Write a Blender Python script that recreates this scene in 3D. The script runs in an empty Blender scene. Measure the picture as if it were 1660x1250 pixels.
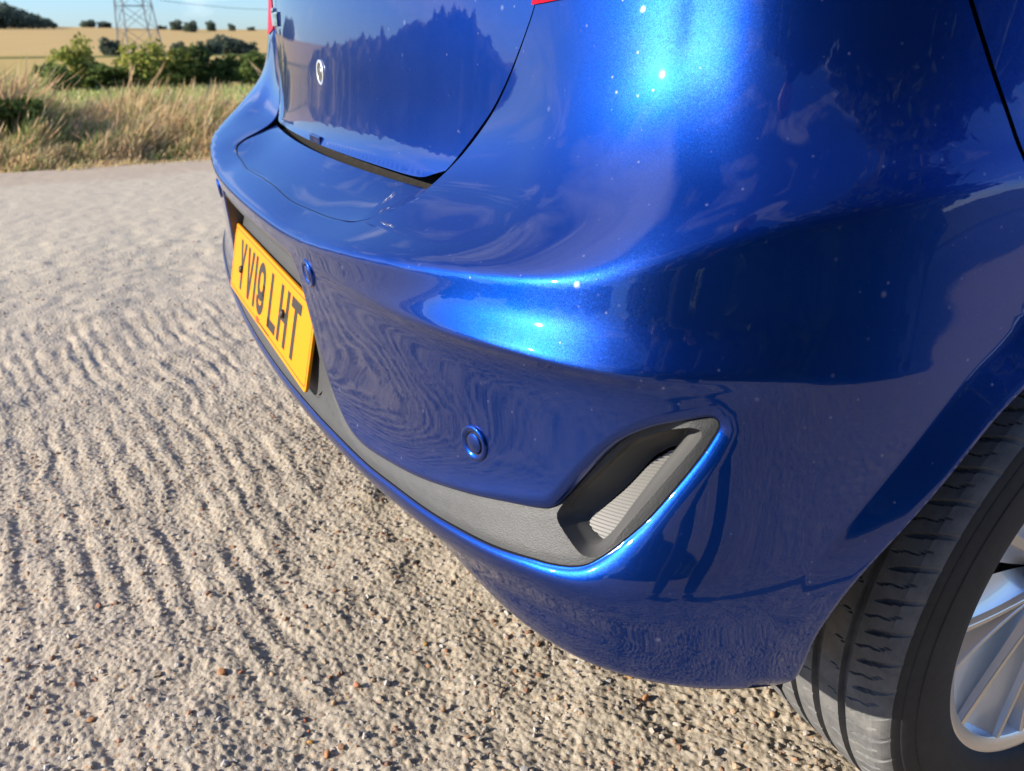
import bpy, math, random, bmesh
import numpy as np
from mathutils import Vector, Matrix, geometry
random.seed(7); rng = np.random.default_rng(7)
SC = bpy.context.scene; COL = SC.collection
rad = math.radians

# ------------------------------------------------------------ camera, sky, sun, exposure
EYE = Vector((1.177, -.184, .838)); YAW = 27.34; PITCH = 23.69
cam_d = bpy.data.cameras.new('camera'); cam = bpy.data.objects.new('camera', cam_d); COL.objects.link(cam)
cam.location = EYE; cam.rotation_euler = (rad(90-PITCH), 0, rad(90-YAW))
cam_d.sensor_width = 36; cam_d.lens = 36*1310/1660; cam_d.clip_start = .005; cam_d.clip_end = 6000
cam_d.dof.use_dof = True; cam_d.dof.focus_distance = .80; cam_d.dof.aperture_fstop = 9.0
SC.camera = cam
SUN_EL, SUN_AZ = 23.5, 258.0
sd = Vector((math.cos(rad(SUN_AZ))*math.cos(rad(SUN_EL)), math.sin(rad(SUN_AZ))*math.cos(rad(SUN_EL)), math.sin(rad(SUN_EL))))
sun_d = bpy.data.lights.new('sun', 'SUN'); sun_d.energy = 4.9; sun_d.angle = rad(.55); sun_d.color = (1, .89, .74)
sun = bpy.data.objects.new('sun', sun_d); COL.objects.link(sun); sun.rotation_euler = sd.to_track_quat('Z', 'Y').to_euler(); sun.location = sd*30
W = bpy.data.worlds.new('World'); SC.world = W; W.use_nodes = True
wn, wl = W.node_tree.nodes, W.node_tree.links; wn.clear()
wo = wn.new('ShaderNodeOutputWorld'); wb = wn.new('ShaderNodeBackground'); sky = wn.new('ShaderNodeTexSky')
sky.sky_type = 'NISHITA'; sky.sun_disc = False; sky.sun_elevation = rad(SUN_EL); sky.sun_rotation = rad(90-SUN_AZ)
sky.air_density = 1.0; sky.dust_density = .15; sky.ozone_density = 3.0
tc = wn.new('ShaderNodeTexCoord'); mp = wn.new('ShaderNodeMapping'); mp.inputs['Scale'].default_value = (1.6, 2.6, 5.5); mp.inputs['Rotation'].default_value=(.1,.2,.5)
mp.inputs['Location'].default_value = (.55, .3, .1)
no = wn.new('ShaderNodeTexNoise'); no.inputs['Scale'].default_value = 1.5; no.inputs['Detail'].default_value = 7; no.inputs['Roughness'].default_value = .55; no.inputs['Distortion'].default_value = .6
cr_ = wn.new('ShaderNodeValToRGB'); cr_.color_ramp.elements[0].position = .53; cr_.color_ramp.elements[1].position = .78
cr_.color_ramp.elements[0].color = (0,0,0,1); cr_.color_ramp.elements[1].color = (.75,.75,.75,1)
mx = wn.new('ShaderNodeMix'); mx.data_type = 'RGBA'; mx.inputs['B'].default_value = (8.5, 8.6, 9.0, 1)
wl.new(tc.outputs['Generated'], mp.inputs['Vector']); wl.new(mp.outputs[0], no.inputs['Vector']); wl.new(no.outputs['Fac'], cr_.inputs[0])
cd=Vector((math.cos(rad(219))*math.cos(rad(44)),math.sin(rad(219))*math.cos(rad(44)),math.sin(rad(44))))
dt=wn.new('ShaderNodeVectorMath'); dt.operation='DOT_PRODUCT'; dt.inputs[1].default_value=cd; wl.new(tc.outputs['Generated'],dt.inputs[0])
n2=wn.new('ShaderNodeTexNoise'); n2.inputs['Scale'].default_value=4.; n2.inputs['Detail'].default_value=6; wl.new(tc.outputs['Generated'],n2.inputs['Vector'])
ma=wn.new('ShaderNodeMath'); ma.operation='MULTIPLY_ADD'; ma.inputs[1].default_value=.14; wl.new(n2.outputs['Fac'],ma.inputs[0]); wl.new(dt.outputs['Value'],ma.inputs[2])
c2=wn.new('ShaderNodeMapRange'); c2.inputs[1].default_value=.995; c2.inputs[2].default_value=1.06; c2.inputs[4].default_value=.8; wl.new(ma.outputs[0],c2.inputs[0])
mxx=wn.new('ShaderNodeMath'); mxx.operation='MAXIMUM'; wl.new(cr_.outputs[0],mxx.inputs[0]); wl.new(c2.outputs[0],mxx.inputs[1])
wl.new(mxx.outputs[0], mx.inputs['Factor']); tn=wn.new('ShaderNodeMix'); tn.data_type='RGBA'; tn.blend_type='MULTIPLY'; tn.inputs['Factor'].default_value=1; tn.inputs['B'].default_value=(.52,.74,1.16,1); wl.new(sky.outputs[0],tn.inputs['A']); wl.new(tn.outputs['Result'], mx.inputs['A']); wl.new(mx.outputs['Result'], wb.inputs['Color'])
wb.inputs['Strength'].default_value = .115; wl.new(wb.outputs[0], wo.inputs['Surface'])
SC.view_settings.view_transform = 'Standard'; SC.view_settings.look = 'None'; SC.view_settings.gamma = 1; SC.view_settings.exposure = 0.78
SC.view_settings.use_curve_mapping = False
SC.render.engine = 'CYCLES'; SC.cycles.max_bounces = 7; SC.cycles.glossy_bounces = 5; SC.cycles.caustics_reflective = False; SC.cycles.caustics_refractive = False

# ------------------------------------------------------------ helpers
def tag(o, label=None, cat=None, group=None, kind=None):
    if label: o['label'] = label
    if cat: o['category'] = cat
    if group: o['group'] = group
    if kind: o['kind'] = kind
    return o
def empty(name, loc=(0,0,0), rz=0):
    o = bpy.data.objects.new(name, None); COL.objects.link(o); o.location = loc; o.rotation_euler = (0,0,rz); o.empty_display_size = .1; return o
def mesh(name, V, F, m=None, parent=None, smooth=True, normals=None, col=None, mats=None, midx=None):
    V = np.asarray(V, float).reshape(-1,3); me = bpy.data.meshes.new(name)
    if isinstance(F, np.ndarray):
        k = F.shape[1]; me.vertices.add(len(V)); me.vertices.foreach_set('co', V.astype(np.float32).ravel())
        me.loops.add(F.size); me.loops.foreach_set('vertex_index', F.astype(np.int32).ravel())
        me.polygons.add(len(F)); me.polygons.foreach_set('loop_start', np.arange(0,F.size,k,dtype=np.int32)); me.polygons.foreach_set('loop_total', np.full(len(F),k,dtype=np.int32))
        me.update(calc_edges=True)
    else:
        me.from_pydata([tuple(v) for v in V], [], [tuple(int(i) for i in f) for f in F]); me.update()
    me.polygons.foreach_set('use_smooth', np.full(len(me.polygons), smooth))
    if normals is not None: me.normals_split_custom_set_from_vertices([tuple(n) for n in normals])
    if col is not None:
        a = me.color_attributes.new('Col','FLOAT_COLOR','POINT'); c = np.ones((len(V),4),np.float32); c[:,:3]=col; a.data.foreach_set('color', c.ravel())
    o = bpy.data.objects.new(name, me); COL.objects.link(o)
    for q in (mats or ([m] if m else [])): me.materials.append(q)
    if midx is not None: me.polygons.foreach_set('material_index', np.asarray(midx,np.int32))
    if parent: o.parent = parent
    return o
class MB:
    """collects simple solids, linked as one mesh"""
    def __init__(s): s.V=[]; s.F=[]
    def add(s, V, F): n=len(s.V); s.V += [tuple(v) for v in V]; s.F += [tuple(i+n for i in f) for f in F]; return s
    def box(s, c, d, M=None):
        V=[Vector((x*d[0]/2,y*d[1]/2,z*d[2]/2)) for x in(-1,1) for y in(-1,1) for z in(-1,1)]
        if M is not None: V=[M@v for v in V]
        return s.add([v+Vector(c) for v in V],[(0,1,3,2),(4,6,7,5),(0,4,5,1),(2,3,7,6),(0,2,6,4),(1,5,7,3)])
    def tube(s, pts, r, n=8, caps=True):
        pts=[Vector(p) for p in pts]; rr=r if isinstance(r,(list,tuple)) else [r]*len(pts); V=[];F=[]
        up=Vector((0,0,1)); prev=None
        for i,p in enumerate(pts):
            d=(pts[min(i+1,len(pts)-1)]-pts[max(i-1,0)]).normalized()
            a=d.cross(prev if prev else (up if abs(d.z)<.95 else Vector((1,0,0)))).normalized(); b=d.cross(a).normalized(); prev=b if False else (Vector((0,0,1)) if abs(d.z)<.95 else Vector((1,0,0)))
            for k in range(n):
                t=2*math.pi*k/n; V.append(p+(a*math.cos(t)+b*math.sin(t))*rr[i])
        for i in range(len(pts)-1):
            for k in range(n): F.append((i*n+k,i*n+(k+1)%n,(i+1)*n+(k+1)%n,(i+1)*n+k))
        if caps: F += [tuple(range(n))[::-1], tuple((len(pts)-1)*n+k for k in range(n))]
        return s.add(V,F)
    def build(s, name, m, parent=None, smooth=False): return mesh(name, s.V, s.F, m, parent, smooth)
def catmull(P, n=6, closed=False):
    P=np.array(P,float); out=[]; N=len(P)
    for i in range(N if closed else N-1):
        if closed: a,b,c,d=P[i-1],P[i],P[(i+1)%N],P[(i+2)%N]
        else: a,b,c,d=P[max(i-1,0)],P[i],P[i+1],P[min(i+2,N-1)]
        for t in np.arange(n)/n: out.append(.5*((2*b)+(c-a)*t+(2*a-5*b+4*c-d)*t*t+(3*b-a-3*c+d)*t**3))
    if not closed: out.append(P[-1])
    return np.array(out)
def resample(P, step, closed=True):
    P=np.array(P,float); Q=np.vstack([P,P[:1]]) if closed else P
    L=np.r_[0,np.cumsum(np.linalg.norm(np.diff(Q,axis=0),axis=1))]; n=max(3,int(L[-1]/step)); t=np.linspace(0,L[-1],n,endpoint=not closed)
    return np.c_[[np.interp(t,L,Q[:,k]) for k in range(Q.shape[1])]].T
def resample_n(P, n):
    Q=np.vstack([P,P[:1]]); L=np.r_[0,np.cumsum(np.linalg.norm(np.diff(Q,axis=0),axis=1))]; t=np.linspace(0,L[-1],n,endpoint=False)
    return np.c_[[np.interp(t,L,Q[:,k]) for k in range(Q.shape[1])]].T
def inpoly(P, poly):
    x,y=P[:,0],P[:,1]; r=np.zeros(len(P),bool); a=poly; b=np.roll(poly,-1,0)
    for (x0,y0),(x1,y1) in zip(a,b):
        if y0==y1: continue
        c=(y0>y)!=(y1>y); r^=c&(x<(x1-x0)*(y-y0)/(y1-y0)+x0)
    return r
def pdist(P, poly, closed=True):
    """distance to a polyline and the position along it"""
    a=poly; b=np.roll(poly,-1,0)
    if not closed: a,b=a[:-1],poly[1:]
    best=np.full(len(P),1e9); idx=np.zeros(len(P))
    for i,(p,q) in enumerate(zip(a,b)):
        e=q-p; L=e@e+1e-12; t=np.clip(((P-p)@e)/L,0,1); d=np.hypot(*(P-p-t[:,None]*e).T); w=d<best; best[w]=d[w]; idx[w]=(i+t)[w]
    return best, idx
def triangulate(outlines, holes, grid, extra_lines=(), keep=.0012):
    """outlines, holes: closed polylines in the plane; grid: loose points. Returns points and triangles inside outlines and outside holes"""
    pts=[];edges=[];lines=[]
    for poly in list(outlines)+list(holes):
        n=len(pts); pts+=list(map(tuple,poly)); edges+=[(n+i,n+(i+1)%len(poly)) for i in range(len(poly))]; lines.append((np.array(poly),True))
    for ln in extra_lines:
        n=len(pts); pts+=list(map(tuple,ln)); edges+=[(n+i,n+i+1) for i in range(len(ln)-1)]; lines.append((np.array(ln),False))
    g=np.asarray(grid); ins=np.zeros(len(g),bool)
    for o in outlines: ins|=inpoly(g,np.array(o))
    for h in holes: ins&=~inpoly(g,np.array(h))
    g=g[ins]
    for ln,cl in lines:
        d,_=pdist(g,ln,cl); g=g[d>keep]
    pts+=list(map(tuple,g))
    v,_,f,_,_,_=geometry.delaunay_2d_cdt([Vector(p) for p in pts],edges,[],0,1e-7)
    v=np.array([tuple(q) for q in v]); f=np.array([t for t in f if len(t)==3]); c=v[f].mean(1)
    ok=np.zeros(len(c),bool)
    for o in outlines: ok|=inpoly(c,np.array(o))
    for h in holes: ok&=~inpoly(c,np.array(h))
    f=f[ok]; used=np.unique(f); m=-np.ones(len(v),int); m[used]=np.arange(len(used)); return v[used], m[f]

# ------------------------------------------------------------ materials
class N:
    def __init__(s, name):
        s.m=bpy.data.materials.new(name); s.m.use_nodes=True; s.n=s.m.node_tree.nodes; s.l=s.m.node_tree.links
        s.p=s.n['Principled BSDF']; s.tc=s.n.new('ShaderNodeTexCoord'); s.O=s.tc.outputs['Object']
    def set(s, **k):
        for a,b in k.items():
            a=a.replace('_',' '); i=s.p.inputs[a]
            if hasattr(b,'links') or hasattr(b,'is_output'): s.l.new(b,i)
            else: i.default_value=(*b,1) if (a in('Base Color','Coat Tint','Emission Color') and len(b)==3) else b
        return s
    def noise(s, scale, detail=4, rough=.55, vec=None, dist=0):
        t=s.n.new('ShaderNodeTexNoise'); t.inputs['Scale'].default_value=scale; t.inputs['Detail'].default_value=detail; t.inputs['Roughness'].default_value=rough; t.inputs['Distortion'].default_value=dist
        s.l.new(vec or s.O,t.inputs['Vector']); return t.outputs['Fac']
    def voro(s, scale, out='Distance', feat='F1', vec=None, rnd=1):
        t=s.n.new('ShaderNodeTexVoronoi'); t.feature=feat; t.inputs['Scale'].default_value=scale; t.inputs['Randomness'].default_value=rnd; s.l.new(vec or s.O,t.inputs['Vector']); return t.outputs[out]
    def ramp(s, x, *st):
        t=s.n.new('ShaderNodeValToRGB'); e=t.color_ramp.elements
        while len(e)<len(st): e.new(.5)
        for i,(p,c) in enumerate(st):
            e[i].position=p; e[i].color=(c,c,c,1) if isinstance(c,(int,float)) else (*c,1)
        s.l.new(x,t.inputs[0]); return t.outputs[0]
    def mix(s, f, a, b, blend='MIX'):
        t=s.n.new('ShaderNodeMix'); t.data_type='RGBA'; t.blend_type=blend
        for i,v in (('Factor',f),('A',a),('B',b)):
            k=t.inputs[i] if i=='Factor' else [q for q in t.inputs if q.name==i and q.type=='RGBA'][0]
            if isinstance(v,(int,float)) and i=='Factor': k.default_value=v
            elif isinstance(v,tuple): k.default_value=(*v,1)
            elif isinstance(v,(int,float)): k.default_value=(v,v,v,1)
            else: s.l.new(v,k)
        return [q for q in t.outputs if q.type=='RGBA'][0]
    def math(s, op, a, b=0., c=None):
        t=s.n.new('ShaderNodeMath'); t.operation=op
        for i,v in enumerate((a,b) if c is None else (a,b,c)):
            if isinstance(v,(int,float)): t.inputs[i].default_value=v
            else: s.l.new(v,t.inputs[i])
        return t.outputs[0]
    def bump(s, h, strength=.3, dist=.001, normal=None):
        t=s.n.new('ShaderNodeBump'); t.inputs['Strength'].default_value=strength; t.inputs['Distance'].default_value=dist; s.l.new(h,t.inputs['Height'])
        if normal: s.l.new(normal,t.inputs['Normal'])
        return t.outputs[0]
    def attr(s, name='Col'):
        t=s.n.new('ShaderNodeAttribute'); t.attribute_name=name; return t.outputs['Color']
    def mapping(s, scale=(1,1,1), rot=(0,0,0)):
        t=s.n.new('ShaderNodeMapping'); t.inputs['Scale'].default_value=scale; t.inputs['Rotation'].default_value=rot; s.l.new(s.O,t.inputs['Vector']); return t.outputs[0]

def paint_mat(name='blue_metallic_paint', dust=1.0):
    a=N(name)
    # flake glitter: each tiny cell tips the base layer a little
    fl=a.voro(2600,'Color'); geo=a.n.new('ShaderNodeNewGeometry')
    sub=a.n.new('ShaderNodeVectorMath'); sub.operation='SUBTRACT'; a.l.new(fl,sub.inputs[0]); sub.inputs[1].default_value=(.5,.5,.5)
    sc=a.n.new('ShaderNodeVectorMath'); sc.operation='SCALE'; a.l.new(sub.outputs[0],sc.inputs[0]); sc.inputs['Scale'].default_value=.12
    ad=a.n.new('ShaderNodeVectorMath'); ad.operation='ADD'; a.l.new(geo.outputs['Normal'],ad.inputs[0]); a.l.new(sc.outputs[0],ad.inputs[1])
    nm=a.n.new('ShaderNodeVectorMath'); nm.operation='NORMALIZE'; a.l.new(ad.outputs[0],nm.inputs[0])
    # dried water spots of two sizes and a faint film of dust
    w=a.noise(9,2); d1=a.voro(34); d2=a.voro(95); r1=a.voro(34,'Color'); r2=a.voro(95,'Color')
    def spots(d,r,lim,q,sharp):
        s1=a.math('SUBTRACT',a.math('MULTIPLY',r,lim),d); k=a.math('MULTIPLY',s1,sharp); k=a.math('MINIMUM',a.math('MAXIMUM',k,0.),1.)
        return a.math('MULTIPLY',k,a.math('GREATER_THAN',w,q))
    sp=a.math('MAXIMUM',spots(d1,a.math('POWER',r1,1.4),.13,.22,12.),spots(d2,a.math('POWER',r2,1.5),.18,.22,8.))
    film=a.ramp(a.noise(5,6,.65),(.42,0.),(.78,.022)); grit=a.ramp(a.voro(420),(.0,.30),(.16,0.))
    dm=a.math('MULTIPLY',a.math('MINIMUM',a.math('ADD',a.math('MULTIPLY',sp,.34),a.math('ADD',film,a.math('MULTIPLY',grit,a.math('MULTIPLY',film,4.)))),.8),dust)
    base=a.mix(dm,(.0001,.036,.265),(.42,.44,.52))
    met=a.math('SUBTRACT',.97,a.math('MULTIPLY',dm,.8))
    a.set(Base_Color=base,Metallic=met,Roughness=.39,Normal=nm.outputs[0],Coat_Weight=1.,Coat_IOR=1.51,
          Coat_Roughness=a.math('ADD',.018,a.math('MULTIPLY',dm,.35)))
    peel=a.bump(a.noise(260,2),.012,.0006); a.l.new(peel,a.p.inputs['Coat Normal'])
    return a.m
M_PAINT = paint_mat()
def simple(name, c, rough=.5, metal=0., **k):
    return N(name).set(Base_Color=c,Roughness=rough,Metallic=metal,**k).m
a=N('grey_textured_plastic'); g=a.noise(900,3); a.set(Base_Color=a.mix(a.noise(30,3),(.056,.061,.064),(.078,.083,.085)),Roughness=.46,Normal=a.bump(g,.55,.0012),Specular_IOR_Level=.55); M_GREY=a.m
a=N('smooth_dark_plastic'); a.set(Base_Color=(.085,.087,.088),Roughness=.42,Normal=a.bump(a.noise(1500,2),.12,.0004)); M_POCKET=a.m
M_RIB=simple('ribbed_plastic',(.26,.26,.25),.5)
a=N('dark_recess_plastic'); a.set(Base_Color=(.030,.026,.023),Roughness=.6,Normal=a.bump(a.noise(800,2),.2,.0005)); M_RECESS=a.m
a=N('dusty_black_plastic'); q=a.noise(160,5,.75); a.set(Base_Color=a.ramp(q,(.35,(.006,.0055,.005)),(.62,(.022,.018,.014)),(.8,(.10,.085,.06))),Roughness=.85,Normal=a.bump(q,.6,.001)); M_DUSTY=a.m
M_BLACK=simple('black_underbody',(.008,.008,.009),.8)
M_GAP=simple('black_gap_seal',(.006,.006,.007),.7)
M_PLATE=simple('yellow_plate_film',(.80,.275,.0),.5,0.,Specular_IOR_Level=.3)
M_INK=simple('plate_black_print',(.035,.030,.024),.45)
M_RED=simple('red_print',(.75,.06,.02),.4)
a=N('red_lamp_glass'); a.set(Base_Color=(.45,.0,.012),Roughness=.35,Specular_IOR_Level=.15); M_LAMP=a.m
M_CHROME=simple('chrome',(.82,.84,.86),.07,1.)
M_SCREW=simple('plated_screw',(.30,.29,.26),.3,.9)
M_GLASS=simple('dark_window_glass',(.008,.010,.012),.03,0.,Coat_Weight=1.,Coat_Roughness=.01)
def rubber(name, c0, c1, dusty):
    a=N(name); a.set(Base_Color=a.mix(a.math('MULTIPLY',a.ramp(a.noise(46,6,.7),(.38,0.),(.62,1.)),dusty),c0,c1),Roughness=.72,Normal=a.bump(a.noise(500,4),.25,.0006)); return a.m
M_TREAD=rubber('worn_tread_rubber',(.115,.120,.124),(.18,.182,.18),1.); M_SIDE=rubber('sidewall_rubber',(.016,.017,.019),(.035,.036,.038),.5)
M_MACH=simple('machined_alloy',(.84,.78,.70),.36,.85)
M_SILV=simple('silver_alloy_paint',(.74,.77,.82),.33,.55,Coat_Weight=1.,Coat_Roughness=.05)
M_DISC=simple('brake_steel',(.10,.09,.085),.5,.8)

# ---------------------------------------------------------------- body surface
PLAN = [(0,0),(.15,.0025),(.3,.010),(.45,.023),(.6,.044),(.7,.070),(.77,.11),(.82,.18),(.85,.28),(.862,.4),
        (.8675,.6),(.868,.9),(.868,1.4),(.868,2.0),(.868,2.7),(.866,3.2),(.855,3.5),(.82,3.72),(.72,3.88),(.5,3.98),(.25,4.02),(0,4.03)]
def _cr(P, n=40):
    P = np.array(P, float); out = []
    Q = np.vstack([P[1]*[-1,1], P, P[-2]*[-1,1]])
    for i in range(1, len(Q)-2):
        a,b,c,d = Q[i-1:i+3]
        # centripetal
        t0=0; t1=t0+np.linalg.norm(b-a)**.5; t2=t1+np.linalg.norm(c-b)**.5; t3=t2+np.linalg.norm(d-c)**.5
        t=np.linspace(t1,t2,n,endpoint=False)[:,None]
        A1=(t1-t)/(t1-t0)*a+(t-t0)/(t1-t0)*b; A2=(t2-t)/(t2-t1)*b+(t-t1)/(t2-t1)*c; A3=(t3-t)/(t3-t2)*c+(t-t2)/(t3-t2)*d
        B1=(t2-t)/(t2-t0)*A1+(t-t0)/(t2-t0)*A2; B2=(t3-t)/(t3-t1)*A2+(t-t1)/(t3-t1)*A3
        out.append((t2-t)/(t2-t1)*B1+(t-t1)/(t2-t1)*B2)
    out.append(P[-1:]); return np.vstack(out)
_pl = _cr(PLAN); _seg = np.r_[0, np.cumsum(np.linalg.norm(np.diff(_pl,axis=0),axis=1))]
SMAX = _seg[-1]
DS = .005
_sg = np.arange(0, SMAX, DS)
_px = np.interp(_sg,_seg,_pl[:,0]); _py = np.interp(_sg,_seg,_pl[:,1])
def _gs(a, sig, axis=0, odd=0):
    k = int(sig*4)+1; w = np.exp(-.5*(np.arange(-k,k+1)/sig)**2); w/=w.sum()
    a = np.moveaxis(a,axis,0); front = a[1:k+1][::-1]*(-1 if odd else 1)
    if odd is None: front = np.repeat(a[:1],k,0)
    p = np.concatenate([front, a, np.repeat(a[-1:],k,0)],0)
    r = sum(w[i]*p[i:i+len(a)] for i in range(2*k+1)); return np.moveaxis(r,0,axis)
_pxs = _gs(_px,5,odd=1); _pys = _gs(_py,5)
def _lut(tab, s):
    x = np.clip(np.abs(s)/DS, 0, len(tab)-1.001); i = x.astype(int); f = x-i
    i0=np.abs(i-1); i2=np.minimum(i+1,len(tab)-1); i3=np.minimum(i+2,len(tab)-1)
    a,b,c,d = tab[i0],tab[i],tab[i2],tab[i3]
    if tab.ndim==1 or True:
        if tab is _pxs: a = np.where(i==0,-a,a)
    return .5*(2*b+(c-a)*f+(2*a-5*b+4*c-d)*f*f+(3*b-a-3*c+d)*f**3)
_tx = np.gradient(_pxs,DS); _ty = np.gradient(_pys,DS); _l=np.hypot(_tx,_ty); _nx=_gs(-_ty/_l,4,odd=1); _ny=_gs(_tx/_l,4)
_l=np.hypot(_nx,_ny); _nx/=_l; _ny/=_l
# rows of control points, top to bottom, one column per station of s (metres along the plan from the middle of the tail)
ST  = [0,   .2,  .30, .42, .52, .60, .70, .80, .845,.88, .98, 1.08,1.3, 2.0, 4.0, 4.9]
ROWS = [
 ([1.02]*16,                                                                     [.18,.18,.175,.17,.17,.17,.168,.16,.15,.14,.115,.10,.08,.07,.07,.07]),
 ([.96]*16,                                                                      [.165,.165,.165,.16,.16,.16,.160,.154,.145,.133,.106,.085,.06,.05,.05,.05]),
 ([.88]*16,                                                                      [.157,.157,.157,.155,.154,.150,.149,.147,.140,.126,.091,.069,.044,.03,.03,.03]),
 ([.83]*16,                                                                      [.152,.152,.152,.150,.149,.143,.141,.139,.130,.116,.083,.063,.040,.026,.026,.03]),
 ([.79,.79,.79,.79,.79,.79,.79,.795,.797,.80,.80,.80,.80,.80,.80,.80],            [.150,.150,.150,.149,.146,.137,.133,.127,.118,.104,.075,.057,.037,.023,.023,.025]),
 ([.715,.715,.717,.725,.732,.740,.747,.76,.765,.77,.775,.78,.78,.78,.78,.78],      [.145,.145,.145,.143,.137,.124,.113,.106,.098,.087,.065,.051,.035,.021,.020,.022]),
 ([.673,.673,.677,.684,.692,.702,.715,.735,.742,.75,.76,.765,.77,.77,.77,.77],     [.125,.125,.123,.115,.107,.096,.088,.084,.080,.073,.057,.046,.031,.019,.018,.02]),
 ([.650,.650,.653,.665,.673,.680,.693,.715,.725,.733,.746,.757,.76,.76,.76,.76],   [.050,.050,.050,.057,.060,.060,.061,.063,.0615,.0585,.0495,.041,.028,.017,.016,.018]),
 ([.632,.632,.637,.648,.6565,.6645,.6765,.6995,.7105,.7185,.7345,.7465,.753,.75,.75,.75], [.010,.010,.010,.0125,.0170,.0285,.0420,.0520,.0532,.0512,.0437,.0372,.0265,.015,.014,.016]),
 ([.624,.625,.630,.642,.652,.660,.672,.695,.706,.714,.730,.742,.75,.745,.745,.745],[0,0,0,.004,.012,.024,.038,.0485,.050,.0485,.0415,.0355,.0255,.014,.013,.015]),
 ([.618,.619,.624,.637,.6475,.6555,.6675,.6905,.7015,.7095,.7255,.7375,.746,.73,.73,.73], [.0005,.0005,.0005,.0042,.0119,.0234,.0370,.0476,.0491,.0477,.0407,.0348,.0250,.0135,.012,.015]),
 ([.612,.613,.616,.626,.632,.638,.650,.660,.662,.665,.67,.67,.67,.67,.67,.67],     [.002,.002,.002,.005,.0115,.0195,.0330,.0415,.0425,.041,.0330,.0275,.0185,.0115,.010,.013]),
 ([.606,.607,.609,.615,.619,.628,.639,.643,.643,.645,.65,.65,.65,.65,.65,.65],     [.003,.003,.003,.006,.010,.0155,.0295,.037,.0375,.0362,.0295,.0248,.0160,.010,.009,.010]),
 ([.600,.600,.602,.606,.608,.614,.619,.619,.619,.620,.62,.62,.62,.62,.62,.62],     [.004,.004,.004,.006,.007,.0085,.0170,.0240,.0260,.0265,.0235,.020,.012,.008,.007,.008]),
 ([.596,.596,.598,.601,.603,.610,.6145,.6140,.6140,.6145,.615,.61,.61,.61,.61,.61],     [.005,.005,.005,.007,.008,.0085,.0158,.0228,.0252,.0255,.0218,.0185,.011,.007,.006,.007]),
 ([.588,.588,.590,.593,.597,.602,.6055,.6040,.6040,.603,.60,.60,.60,.60,.60,.60],      [.006,.006,.006,.009,.011,.0145,.0250,.0315,.0300,.0262,.0195,.0165,.010,.007,.006,.006]),
 ([.545]*16,                                                                     [.010,.010,.010,.012,.013,.018,.026,.026,.022,.017,.011,.009,.007,.005,.004,.004]),
 ([.49]*16,                                                                      [.014,.014,.014,.016,.017,.020,.022,.017,.012,.008,.004,.004,.003,.003,.003,.003]),
 ([.450,.450,.45,.45,.452,.456,.463,.465,.463,.46,.46,.46,.46,.46,.46,.46],        [.013,.013,.013,.014,.013,.012,.009,.004,.002,.001,0,0,0,0,0,0]),
 ([.412,.412,.413,.416,.425,.432,.445,.448,.445,.44,.44,.44,.44,.44,.44,.44],      [.003,.003,.003,.003,.002,.001,.000,0,0,0,0,0,0,0,0,0]),
 ([.396,.396,.397,.401,.409,.416,.430,.435,.432,.43,.43,.43,.43,.43,.43,.43],      [.002,.002,.002,.002,.001,.001,.001,0,0,0,0,0,0,0,0,0]),
 ([.384,.384,.385,.388,.395,.404,.418,.42,.42,.42,.42,.42,.42,.42,.42,.42],        [.006,.006,.006,.006,.007,.006,.005,.002,.001,.001,0,0,0,0,0,0]),
 ([.378,.378,.379,.382,.385,.392,.398,.40,.40,.40,.40,.40,.40,.40,.40,.40],        [.03,.03,.03,.025,.022,.015,.012,.006,.003,.002,.001,.001,.001,0,0,0]),
 ([.366,.366,.366,.367,.371,.378,.384,.388,.388,.388,.388,.388,.388,.388,.388,.388],[.06,.06,.055,.045,.032,.020,.012,.007,.005,.003,.002,.002,.002,.001,.001,0]),
 ([.360]*16,                                                                     [.09,.09,.08,.065,.045,.030,.019,.012,.009,.006,.004,.003,.003,.002,.001,0]),
 ([.353]*16,                                                                     [.12,.12,.11,.09,.062,.042,.027,.018,.014,.010,.007,.006,.005,.003,.002,.001]),
 ([.345]*16,                                                                     [.16,.16,.15,.12,.09,.065,.045,.032,.026,.02,.015,.013,.009,.004,.004,.004]),
 ([.32]*16,                                                                      [.20,.20,.19,.16,.13,.10,.08,.06,.05,.04,.03,.025,.014,.007,.007,.01]),
 ([.24]*16,                                                                      [.30,.30,.28,.25,.21,.18,.16,.14,.12,.10,.08,.07,.03,.018,.018,.04]),
 ([.16]*16,                                                                      [.42,.42,.40,.37,.33,.30,.28,.26,.24,.22,.20,.18,.06,.05,.05,.12]),
]
def _pchip(x,y,xi):
    x=np.array(x,float); y=np.array(y,float); h=np.diff(x); m=np.diff(y)/h
    d=np.zeros_like(y)
    for k in range(1,len(x)-1):
        if m[k-1]*m[k]>0:
            w1=2*h[k]+h[k-1]; w2=h[k]+2*h[k-1]; d[k]=(w1+w2)/(w1/m[k-1]+w2/m[k])
    i=np.clip(np.searchsorted(x,xi,'right')-1,0,len(x)-2); t=(xi-x[i])/h[i]
    return (1+2*t)*(1-t)**2*y[i]+t*(1-t)**2*h[i]*d[i]+t*t*(3-2*t)*y[i+1]+t*t*(t-1)*h[i]*d[i+1]
Z0,Z1,DZ = .17,1.01,.001
_zg = np.arange(Z0,Z1,DZ)
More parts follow.
